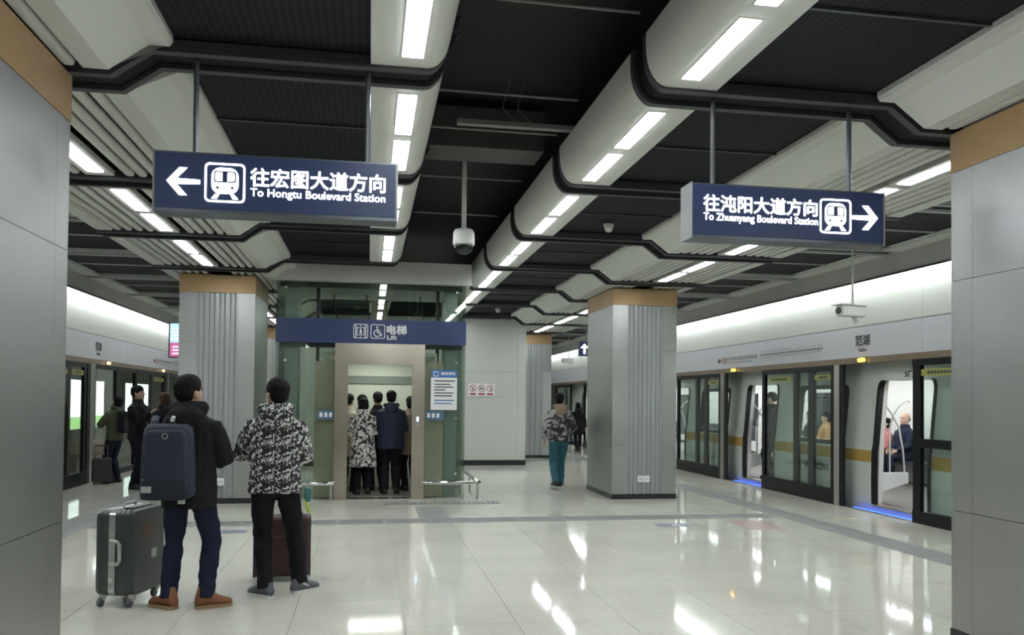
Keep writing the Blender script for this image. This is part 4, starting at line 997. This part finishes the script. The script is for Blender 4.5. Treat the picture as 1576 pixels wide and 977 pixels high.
    for sx in (-1, 1):
        link('eye', B().ell(Hp(sx*0.031, 0.0885, 0.008), (0.012, 0.006, 0.0055), 8, 6, hm).mesh('eye', EYE), t)
        link('eyebrow', B().tube([Hp(sx*0.016, 0.090, 0.026), Hp(sx*0.034, 0.085, 0.031), Hp(sx*0.05, 0.072, 0.026)], [0.003, 0.0045, 0.003], 6).mesh('eyebrow', hair), t)
    link('lips', B().ell(Hp(0, 0.089, -0.068), (0.022, 0.008, 0.007), 8, 6, hm).mesh('lips', LIP), t)
    # ---- top
    g = puff; c = B()
    zt = [1.47, 1.44, 1.40, 1.32, 1.2, 1.08, 0.98]; wt = [(0.085, 0.075), (0.135, 0.095), (0.185, 0.118), (0.198, 0.132), (0.19, 0.135), (0.182, 0.13), (0.184, 0.132)]
    z = 0.98
    while z-0.08 > topz: z -= 0.08; zt.append(z); wt.append((0.187+flare*(0.98-z), 0.138+flare*(0.98-z)))
    zt.append(topz); wt.append((0.187+flare*(0.98-topz), 0.138+flare*(0.98-topz)))
    c.tube([S(0, 0, z) for z in zt], [(a*g, q*g) for a, q in wt], 18)
    for sh, el, w_ in ((shL, elL, wL), (shR, elR, wR)):
        sh2 = sh+(S(0, 0, 1.395)-sh)*0.06+Vector((0, 0, -0.032)); c.tube([mix(sh2, S(0, 0, 1.37), 0.45), sh2, mix(sh2, el, .5), el, mix(el, w_, .5), mix(el, w_, 0.98)], [0.062*g, 0.074*g, 0.074*g, 0.068*g, 0.06*g, 0.048*g], 12)
    c.tube([S(0, 0, 1.40), S(0, 0, 1.46), S(0, 0.0, 1.525)], [(0.105, 0.105), (0.095, 0.095), (0.080, 0.084)], 14)
    cm = remesh(c, vox, 'jacket', top, 5, (0.16, folds))
    jk = link('jacket', cm, t)
    if hood:
        hb = B(); arc = []
        for a in np.linspace(R(195), R(345), 9): arc.append(S(0.112*math.cos(a), 0.04+0.12*math.sin(a), 1.505-0.005*abs(math.sin(a))))
        hb.tube(arc, [(0.03*hood, 0.035*hood)]+[(0.05*hood, 0.055*hood)]*7+[(0.03*hood, 0.035*hood)], 10)
        hb.ell(S(0, -0.115, 1.425), (0.125*hood, 0.062*hood, 0.085*hood), 14, 10)
        link('hood', remesh(hb, vox, 'hood', scarf or top, 12, (0.07, 0.022)), jk)
    # ---- trousers
    c = B()
    c.tube([hip+Vector((0, 0, z)) for z in (0.14, 0.06, -0.02, -0.08, -0.13)], [(0.160, 0.118), (0.172, 0.128), (0.178, 0.134), (0.172, 0.128), (0.12, 0.09)], 14)
    for hp, kn, an in ((hpL, knL, aL), (hpR, knR, aR)):
        q = legw; c.tube([hp+Vector((0, 0, 0.03)), mix(hp, kn, .35), kn, mix(kn, an, .4), mix(kn, an, 0.80), mix(kn, an, 1.04)], [0.098*q, 0.094*q, 0.073*q, 0.072*q, 0.064*q, 0.066*q], 12)
    link('trousers', remesh(c, vox, 'trousers', trouser, 5, (0.075, 0.024)), t)
    # ---- shoes
    for an, toe, kn in ((aL, toeL, knL), (aR, toeR, knR)):
        fd = Vector((-math.sin(R(toe)), math.cos(R(toe)), 0)); sd = Vector((fd.y, -fd.x, 0)); base = Vector((an.x, an.y, an.z-0.09)); c = B(); n = 12
        secs = [(-0.075, 0.030, 0.075), (-0.055, 0.040, 0.115 if not boots else 0.15), (-0.01, 0.043, 0.128 if not boots else 0.165), (0.045, 0.044, 0.115), (0.095, 0.048, 0.075), (0.14, 0.049, 0.060), (0.175, 0.040, 0.048), (0.193, 0.02, 0.034)]
        vs = []
        for y, w_, h in secs:
            for k in range(n):
                a = 2*math.pi*k/n; vs.append(tuple(base+fd*y+sd*w_*math.cos(a)*(1.0 if math.sin(a) < 0.3 else 0.85)+Vector((0, 0, 0.018+max(-1, math.sin(a)*1.0)*h/2+h/2-0.004))))
        fs = [(i*n+k, i*n+(k+1) % n, (i+1)*n+(k+1) % n, (i+1)*n+k) for i in range(len(secs)-1) for k in range(n)]+[tuple(range(n))[::-1], tuple(range((len(secs)-1)*n, len(secs)*n))]
        so = c.add(vs, fs).obj('shoe', shoe, t, smooth=True)
        pr = []
        for y, w_, h in secs: pr.append((y, w_*1.06))
        out = [base+fd*y+sd*w_ for y, w_ in pr]+[base+fd*y-sd*w_ for y, w_ in pr[::-1]]
        B().prism_z([(p.x, p.y) for p in out], base.z, base.z+0.026).obj('sole', sole or shoe, so)
        if vox < 0.01:
            lc = B()
            for q in range(4):
                y = 0.035+0.022*q; z = 0.128-0.014*q; lc.tube([tuple(base+fd*y+sd*dx+Vector((0, 0, z-abs(dx)*0.5))) for dx in (-0.024, 0, 0.024)], 0.003, 6)
            lc.obj('laces', sole or shoe, so)
            if sole is not None and not boots:
                B().tube([tuple(base+fd*0.0+sd*0.043+Vector((0, 0, 0.085))), tuple(base+fd*0.06+sd*0.046+Vector((0, 0, 0.05)))], [(0.012, 0.003), (0.005, 0.003)], 6, ref=(sd.x, sd.y, 0.01)).obj('side_stripe', sole, so)
    # ---- hair
    c = B()
    if hairstyle in ('short', 'bald'):
        if hairstyle == 'short':
            c.ell(Hp(0, -0.012, 0.062), (0.089, 0.110, 0.082), 14, 10, hm); c.ell(Hp(0, -0.040, 0.020), (0.080, 0.086, 0.092), 14, 10, hm)
            for sx in (-1, 1): c.ell(Hp(sx*0.066, 0.015, 0.035), (0.016, 0.04, 0.035), 10, 8, hm)
        else: c.ell(Hp(0, -0.045, 0.0), (0.079, 0.062, 0.06), 14, 10, hm)
    elif hairstyle == 'bob':
        c.ell(Hp(0, -0.015, 0.045), (0.093, 0.11, 0.088), 14, 10, hm); c.ell(Hp(0, -0.045, -0.02), (0.097, 0.082, 0.105), 14, 10, hm)
    elif hairstyle == 'long':
        c.ell(Hp(0, -0.015, 0.05), (0.088, 0.106, 0.083), 14, 10, hm); c.tube([Hp(0, -0.05, 0.04), Hp(0, -0.06, -0.08), Hp(0, -0.085, -0.22)], [(0.085, 0.07), (0.088, 0.06), (0.07, 0.035)], 12)
    link('hair', remesh(c, 0.0065, 'hair', hair, 3, (0.022, 0.012)), t)
    t['dims'] = 0; del t['dims']
    return t, dict(Hp=Hp, S=S, hm=hm, wL=wL, wR=wR)
def child(t, nm, b, m, **k): return b.obj(nm, m, t, **k)

PARKA = cloth('parka_black', (0.012, 0.012, 0.014)); NAVYJ = cloth('jeans_navy', (0.014, 0.018, 0.04)); TANB = mat('boot_tan', (0.23, 0.085, 0.03), 0.6, bump=(60, 0.2)); TANS = mat('boot_sole', (0.30, 0.20, 0.11), 0.6)
CLB = cloth('trousers_black', (0.009, 0.009, 0.012)); GREYSH = mat('sneaker_grey', (0.10, 0.105, 0.115), 0.6); WSOLE = mat('sole_white', (0.62, 0.62, 0.60), 0.5); BLKSH = mat('shoe_black', (0.012, 0.012, 0.013), 0.4)
PATT = print_mat('jacket_print', (0.010, 0.010, 0.012), (0.60, 0.60, 0.58), 22, 6, 22, 0.548, 1.55, 0.75, cell=3.0)
# the two waiting travellers
m1, h1 = person('man in black hooded parka wearing a navy backpack, beside the grey suitcase', (-1.335, 6.62, 0), R(-6), 1.765, 0.008,
    ankL=(-0.145, 0.02, 0.09), ankR=(0.125, 0.03, 0.09), toeL=58, toeR=-62, kneeL=(-0.25, 1, 0), kneeR=(0.2, 1, 0), wL=(-0.13, 0.27, 1.12), wR=(0.12, 0.27, 1.10), poleL=(-0.9, -0.7, -0.5), poleR=(0.7, -0.8, -0.6),
    hyaw=-32, hpitch=-12, top=PARKA, topz=0.76, puff=1.06, hood=1.22, trouser=NAVYJ, legw=0.98, shoe=TANB, sole=TANS, boots=True, folds=0.034)
m2, h2 = person('man in black and white printed hooded jacket and black trousers, facing the lift', (-0.745, 6.96, 0), R(8), 1.76, 0.008,
    ankL=(-0.06, -0.02, 0.09), ankR=(0.21, 0.07, 0.09), toeL=38, toeR=-55, kneeL=(-0.1, 1, 0), kneeR=(0.2, 1, 0), wL=(-0.12, 0.30, 1.13), wR=(0.13, 0.26, 1.06), poleL=(-0.85, -0.6, -0.7), poleR=(0.6, -0.8, -0.8),
    hyaw=24, hpitch=-14, top=PATT, topz=0.83, puff=1.10, hood=1.15, trouser=CLB, legw=1.0, shoe=GREYSH, sole=WSOLE, folds=0.034)
Hp = h2['Hp']
b = B()
for sx in (-1, 1): b.tube([Hp(sx*0.072, -0.02, 0.012), Hp(sx*0.077, 0.05, 0.014), Hp(sx*0.062, 0.1, 0.012)], 0.0022, 6)
for sx in (-1, 1): b.tube([Hp(sx*0.034+0.024*math.cos(a), 0.103, 0.006+0.018*math.sin(a)) for a in np.linspace(0, 2*math.pi, 13)], 0.002, 6)
b.tube([Hp(-0.01, 0.105, 0.01), Hp(0.01, 0.105, 0.01)], 0.002, 6)
tag(child(m2, 'glasses', b, DARKP), 'thin dark glasses')
# backpack on the man in the parka
def superbox(w_, d_, h_, r=0.05, taper=0.92, n=5):
    b = B(); lv = [(0, .72), (0.03, .93), (0.09, 1.0), (0.55, 1.0), (0.85, .98), (0.95, .92), (1.0, .72)]
    pr = None; vs = []
    for k, s_ in lv:
        pts = rrect(0, 0, w_*s_*(1-(1-taper)*k), d_*s_, min(r, d_*s_*0.48), n); vs += [(x, y, h_*k) for x, y in pts]; m = len(pts)
    fs = [(i*m+k, i*m+(k+1) % m, (i+1)*m+(k+1) % m, (i+1)*m+k) for i in range(len(lv)-1) for k in range(m)]+[tuple(range(m))[::-1], tuple(range((len(lv)-1)*m, len(lv)*m))]
    return b.add(vs, fs)
BPK = mat('backpack_navy', (0.014, 0.022, 0.045), 0.65, bump=(140, 0.25)); BPD = mat('backpack_dark', (0.009, 0.012, 0.024), 0.65)
t = thing('backpack', 'navy boxy backpack worn on the black parka', 'backpack', (-1.435, 6.385, 0.86), R(-3))
superbox(0.385, 0.17, 0.545, 0.07, 0.90).obj('main_compartment', BPK, t, smooth=True)
o = superbox(0.31, 0.06, 0.37, 0.028, 0.92).obj('front_panel', BPK, t, (0.005, -0.082, 0.135), smooth=True)
B().ring_plate(circ(0.0, 0.325, 0.023, 18), circ(0.0, 0.325, 0.015, 18), -0.036, -0.031).obj('badge', CHROME, o)
o = superbox(0.33, 0.05, 0.16, 0.022, 1.0).obj('lower_pocket', BPD, t, (0, -0.085, 0.0), smooth=True)
B().box(-0.155, -0.085, -0.030, -0.026, 0.055, 0.10).obj('maker_tag', mat('tag_pale', (0.4, 0.42, 0.4), 0.6), o)
for x in (-0.1, 0.1): B().box(x-0.022, x+0.022, -0.03, 0.0, -0.035, 0.0).obj('buckle', LIGHTP, t)
for sx in (-1, 1): B().tube([(sx*0.13, 0.05, 0.48), (sx*0.13, 0.10, 0.56), (sx*0.14, 0.17, 0.595), (sx*0.14, 0.27, 0.56), (sx*0.15, 0.36, 0.46)], [(0.028, 0.008)]*5, 8, ref=(0, 0.3, 1)).obj('shoulder_strap', BPK, t)
B().tube([(-0.04, 0.0, 0.54), (-0.03, 0.02, 0.585), (0.03, 0.02, 0.585), (0.04, 0.0, 0.54)], 0.009, 8).obj('carry_handle', BPD, t)
B().tube([(0.02, -0.005, 0.565), (0.035, -0.01, 0.60)], 0.014, 8).obj('key_charm', PRINTW, t)

# suitcases
SHELL = mat('suitcase_grey', (0.055, 0.062, 0.06), 0.3, bump=(40, 0.05)); ALU = mat('suitcase_frame', (0.52, 0.56, 0.57), 0.3, metal=0.8); WHEELG = mat('wheel_grey', (0.10, 0.11, 0.12), 0.5); HANDW = mat('handle_grey', (0.45, 0.46, 0.43), 0.45)
t = thing('suitcase', 'ribbed dark grey hard suitcase with silver frame standing on wheels', 'suitcase', (-1.835, 6.975, 0), R(-14))
def shell(x0, x1):
    b = B(); w_ = x1-x0; m = 0
    D_, z0, z1 = 0.47, 0.075, 0.735; out = rrect(0, (z0+z1)/2, D_, z1-z0, 0.055, 5); k = len(out); vs = []
    nx = 13
    for i in range(nx):
        f = i/(nx-1); rib = 0.006*(1 if i % 3 else 0); e = 0.03*max(0, 1-min(f if x0 < 0 else 1-f, 1)*5) if (x0 < 0) else 0.03*max(0, 1-(1-f)*5)
        s_ = 1-(e+(0.008 if i % 3 == 1 else 0))
        vs += [(x0+w_*f, y*s_, (z0+z1)/2+(z-(z0+z1)/2)*s_) for y, z in out]
    fs = [(i*k+j, i*k+(j+1) % k, (i+1)*k+(j+1) % k, (i+1)*k+j) for i in range(nx-1) for j in range(k)]+[tuple(range(k))[::-1], tuple(range((nx-1)*k, nx*k))]
    return b.add(vs, fs)
shell(-0.15, -0.045).obj('shell', SHELL, t); o = shell(0.0, 0.15).obj('shell', SHELL, t)
fr = B(); out = rrect(0, 0.405, 0.478, 0.668, 0.058, 5); k = len(out); fr.prism_x(out, -0.047, 0.002); fr.obj('frame', ALU, t)
hd = B(); hd.tube([(-0.03, -0.245, 0.325), (0.035, -0.262, 0.33), (0.055, -0.265, 0.355), (0.055, -0.265, 0.475), (0.035, -0.262, 0.50), (-0.03, -0.245, 0.505)], 0.014, 8, ref=(0, 1, 0)); hd.obj('side_handle', HANDW, t)
for z in (0.2, 0.60): B().box(-0.035, -0.01, -0.245, -0.236, z-0.02, z+0.02).obj('latch', CHROME, t)
B().tube([(-0.022, -0.08, 0.735), (-0.022, -0.06, 0.765), (-0.022, 0.08, 0.765), (-0.022, 0.1, 0.735)], 0.012, 8, ref=(1, 0, 0)).obj('top_handle', HANDW, t)
B().box(0.03, 0.10, -0.16, 0.16, 0.732, 0.745).obj('trolley_handle', DARKP, t)
STK = mat('sticker_orange', (0.13, 0.075, 0.045), 0.5, noise=(25, 0.5)); B().box(0.150, 0.1515, -0.10, 0.03, 0.50, 0.62).obj('luggage_sticker', STK, o); B().box(0.150, 0.1515, 0.03, 0.11, 0.33, 0.40).obj('luggage_sticker', mat('sticker_pale', (0.4, 0.42, 0.4), 0.5, noise=(30, 0.4)), o)
for sx in (-0.115, 0.115):
    for sy in (-0.185, 0.185):
        o = B().tube([(sx, sy, 0.10), (sx, sy-0.01, 0.06), (sx, sy-0.03, 0.045)], [0.035, 0.028, 0.016], 8).obj('caster', HANDW, t)
        o2 = B().tube([(sx-0.014, sy-0.035, 0.033), (sx+0.014, sy-0.035, 0.033)], 0.033, 16).obj('wheel', WHEELG, o); 
for_case = mat('suitcase_maroon', (0.045, 0.018, 0.016), 0.55, bump=(80, 0.2)); TRIMB = mat('suitcase_trim', (0.02, 0.02, 0.02), 0.5)
t = thing('suitcase', 'dark maroon fabric suitcase behind the legs of the man in printed jacket', 'suitcase', (-0.74, 7.62, 0), R(4))
b = B().box(-0.235, 0.235, -0.13, 0.13, 0.04, 0.56); b.obj('case', for_case, t, bev=0.03, seg=3)
B().box(-0.19, 0.19, -0.155, -0.12, 0.10, 0.40).obj('front_pocket', for_case, t, bev=0.012)
for x in (-0.243, 0.225): B().box(x, x+0.018, -0.10, 0.10, 0.04, 0.55).obj('edge_guard', TRIMB, t)
for x in (-0.09, 0.09): B().cyl((x, 0.09, 0.54), (x, 0.09, 0.80), 0.009, 8).obj('trolley_rod', CHROME, t)
B().tube([(-0.11, 0.09, 0.80), (0.11, 0.09, 0.80)], 0.014, 8).obj('trolley_grip', TRIMB, t)
for x in (-0.18, 0.18):
    for y in (-0.09, 0.09): B().cyl((x-0.012, y, 0.03), (x+0.012, y, 0.03), 0.03, 12).obj('wheel', TRIMB, t)
t = thing('drink_pouch', 'teal and lime packet hanging at the hip of the man in printed jacket', 'packet', (-0.475, 6.95, 0.66), R(10))
B().prism_y([(-0.03, 0.10), (0.015, 0.10), (0.02, 0.21), (-0.03, 0.22)], -0.025, 0.025).obj('upper', mat('packet_teal', (0.03, 0.16, 0.16), 0.5), t, bev=0.008)
B().prism_y([(-0.045, 0.12), (0.0, 0.0), (0.022, 0.008), (-0.01, 0.12)], -0.02, 0.02).obj('lower', mat('packet_lime', (0.45, 0.55, 0.10), 0.5), t, bev=0.006)

# group by the opposite screen doors
GRN = cloth('jacket_olive', (0.075, 0.085, 0.05)); BLKC = cloth('coat_black', (0.010, 0.010, 0.012)); NAVYC = cloth('trousers_dark_navy', (0.012, 0.015, 0.032))
t2, _ = person('man all in black by the screen doors, hand raised to his chest', (-3.97, 15.36, 0), R(-112), 1.79, 0.012, toeL=10, toeR=-15, wL=(-0.20, 0.22, 0.98), wR=(0.0, 0.25, 1.28), poleL=(-1, -0.5, -0.4), poleR=(0.8, -0.4, -0.8), hyaw=10, hpitch=-8, top=BLKC, topz=0.84, puff=1.0, trouser=CLB, shoe=BLKSH, hood=0.0)
t3, _ = person('traveller in olive green jacket looking down by the opposite screen doors', (-4.66, 16.5, 0), R(62), 1.63, 0.012, wL=(-0.06, 0.30, 1.16), wR=(0.06, 0.30, 1.16), poleL=(-1, -0.5, -0.5), poleR=(1, -0.5, -0.5), hpitch=-28, top=GRN, topz=0.84, puff=1.04, hood=0.9, trouser=NAVYC, shoe=BLKSH, hairstyle='bob')
t4, _ = person('brown haired person mostly hidden behind the man in the parka', (-3.50, 15.2, 0), R(48), 1.68, 0.014, top=cloth('coat_charcoal', (0.02, 0.02, 0.024)), topz=0.70, hood=0.8, trouser=CLB, shoe=BLKSH, hair=HAIRBR, hairstyle='bob')
t = thing('backpack', 'black backpack worn by the traveller in olive green', 'backpack', (-4.46, 16.38, 0.93), R(62))
superbox(0.28, 0.13, 0.40, 0.05, 0.9).obj('main_compartment', PARKA, t, smooth=True); superbox(0.22, 0.05, 0.22, 0.02, 1.0).obj('front_pocket', BPD, t, (0, -0.07, 0.03), smooth=True)
t = thing('suitcase', 'small black cabin suitcase on the floor by the traveller in olive green', 'suitcase', (-4.80, 16.22, 0), R(20))
B().box(-0.16, 0.16, -0.11, 0.11, 0.04, 0.48).obj('case', TRIMB, t, bev=0.025)
for x in (-0.1, 0.1): B().cyl((x, 0.06, 0.46), (x, 0.06, 0.70), 0.008, 8).obj('trolley_rod', CHROME, t)
B().tube([(-0.12, 0.06, 0.70), (0.12, 0.06, 0.70)], 0.013, 8).obj('trolley_grip', TRIMB, t)
for x in (-0.12, 0.12): B().cyl((x-0.012, -0.07, 0.03), (x+0.012, -0.07, 0.03), 0.03, 12).obj('wheel', TRIMB, t)
t = thing('tote_bag', 'beige tote bag hanging at the side of the traveller in olive green', 'bag', (-4.90, 16.42, 0.52), R(20))
superbox(0.26, 0.10, 0.28, 0.03, 0.96).obj('pouch', mat('tote_beige', (0.42, 0.37, 0.29), 0.7), t, smooth=True); B().tube([(-0.08, 0, 0.27), (-0.05, 0, 0.48), (0.05, 0, 0.48), (0.08, 0, 0.27)], 0.009, 8).obj('handle', mat('tote_beige', (0.42, 0.37, 0.29)), t)

# walkers
CAMO = print_mat('camo_print', (0.028, 0.028, 0.032), (0.36, 0.35, 0.35), 5.5, 5.5, 8, 0.52, 1.4, 0.8); TEAL = cloth('jeans_teal', (0.035, 0.12, 0.15)); FUR = mat('fur_tan', (0.30, 0.23, 0.15), 0.9, bump=(120, 0.9))
person('man in camouflage jacket with fur hood and teal jeans walking away', (3.45, 14.85, 0), R(4), 1.74, 0.012, ankL=(-0.12, -0.20, 0.13), ankR=(0.09, 0.18, 0.09), toeL=8, toeR=-28, wL=(-0.29, -0.02, 0.90), wR=(0.24, 0.22, 1.02), hyaw=-28, top=CAMO, topz=0.86, puff=1.10, hood=1.05, scarf=FUR, trouser=TEAL, legw=1.02, shoe=BLKSH, sole=WSOLE)
person('small distant figure in long black coat walking away beside the train', (6.45, 25.2, 0), R(-8), 1.56, 0.014, ankL=(-0.06, -0.14, 0.12), ankR=(0.06, 0.16, 0.09), top=BLKC, topz=0.62, flare=0.10, puff=1.04, hood=0.9, trouser=CLB, legw=0.8, shoe=BLKSH, hairstyle='bob')
# crowd in the lift
FLOR = print_mat('floral_print', (0.03, 0.03, 0.034), (0.62, 0.62, 0.58), 14, 14, 14, 0.50, 1.0, 0.8); NAVP = cloth('puffer_navy', (0.017, 0.024, 0.048), 0.6); CREAM = cloth('coat_cream', (0.5, 0.46, 0.38)); BEI = cloth('puffer_beige', (0.24, 0.18, 0.14))
G = 'passengers crowded in the lift'
person('woman in black and white floral coat standing in the lift doorway', (-0.09, 14.02, 0.02), R(6), 1.60, 0.011, top=FLOR, topz=0.50, flare=0.09, puff=1.14, hood=0.95, trouser=CLB, legw=1.1, shoe=BLKSH, hairstyle='bob', wL=(-0.12, 0.26, 1.1), wR=(0.14, 0.26, 1.08), group=G)
person('tall man in navy padded jacket standing in the lift doorway', (0.37, 14.05, 0.02), R(4), 1.72, 0.011, top=NAVP, topz=0.76, puff=1.26, hood=1.0, trouser=CLB, legw=1.15, shoe=BLKSH, wL=(-0.12, 0.26, 1.1), wR=(0.14, 0.26, 1.08), group=G)
person('passenger in cream coat at the lift side behind the floral coat', (-0.34, 14.48, 0.02), R(-20), 1.66, 0.014, top=CREAM, topz=0.62, trouser=CLB, shoe=BLKSH, group=G)
person('dark clad passenger deep in the lift between floral coat and navy jacket', (0.15, 14.62, 0.02), R(15), 1.70, 0.014, top=BLKC, trouser=CLB, shoe=BLKSH, group=G)
person('passenger in beige padded coat at the lift call button side', (0.72, 14.52, 0.02), R(20), 1.64, 0.014, top=BEI, topz=0.66, puff=1.1, trouser=CLB, shoe=BLKSH, hairstyle='bob', group=G)
person('passenger with dark scarf at the back of the lift', (-0.12, 14.92, 0.02), R(20), 1.66, 0.014, top=BLKC, trouser=CLB, shoe=BLKSH, hairstyle='bob', group=G)
# train passengers
def seated(label, loc, rz, H, **k):
    return person(label, loc, rz, H, 0.014, hip=(0, -0.02, 0.53), ankL=(-0.09, 0.38, 0.09), ankR=(0.10, 0.34, 0.09), kneeL=(0, 0.4, 1), kneeR=(0, 0.4, 1), topz=0.86, wL=(-0.1, 0.30, 1.02), wR=(0.1, 0.30, 1.02), group='passengers in the train', **k)
seated('grey haired man in navy jacket seated across the nearest train door', (10.08, 14.33, 0.09), R(98), 1.74, top=cloth('jacket_navy', (0.012, 0.018, 0.036)), trouser=NAVYC, shoe=BLKSH, hair=HAIRG, hairstyle='bald', hpitch=-6)
seated('passenger in pink jacket seated beside the grey haired man', (10.08, 14.95, 0.09), R(90), 1.6, top=cloth('jacket_pink', (0.42, 0.15, 0.14)), trouser=CLB, shoe=BLKSH, hairstyle='bob', hpitch=-15)
seated('passenger in dark clothes seen through the train window', (10.08, 17.75, 0.09), R(90), 1.72, top=BLKC, trouser=CLB, shoe=BLKSH)
seated('passenger in tan coat seen through the train window', (10.08, 17.1, 0.09), R(90), 1.70, top=cloth('coat_tan', (0.38, 0.22, 0.10)), trouser=CLB, shoe=BLKSH, hairstyle='bob')
person('passenger in black standing inside the second train door', (7.98, 15.52, 0.09), R(40), 1.72, 0.014, top=BLKC, topz=0.66, puff=1.06, trouser=CLB, shoe=BLKSH, group='passengers in the train')
person('passenger in dark coat standing inside nearest train door behind the black frame', (8.3, 10.35, 0.09), R(40), 1.62, 0.014, top=BLKC, topz=0.7, trouser=CLB, shoe=BLKSH, hairstyle='bob', group='passengers in the train')
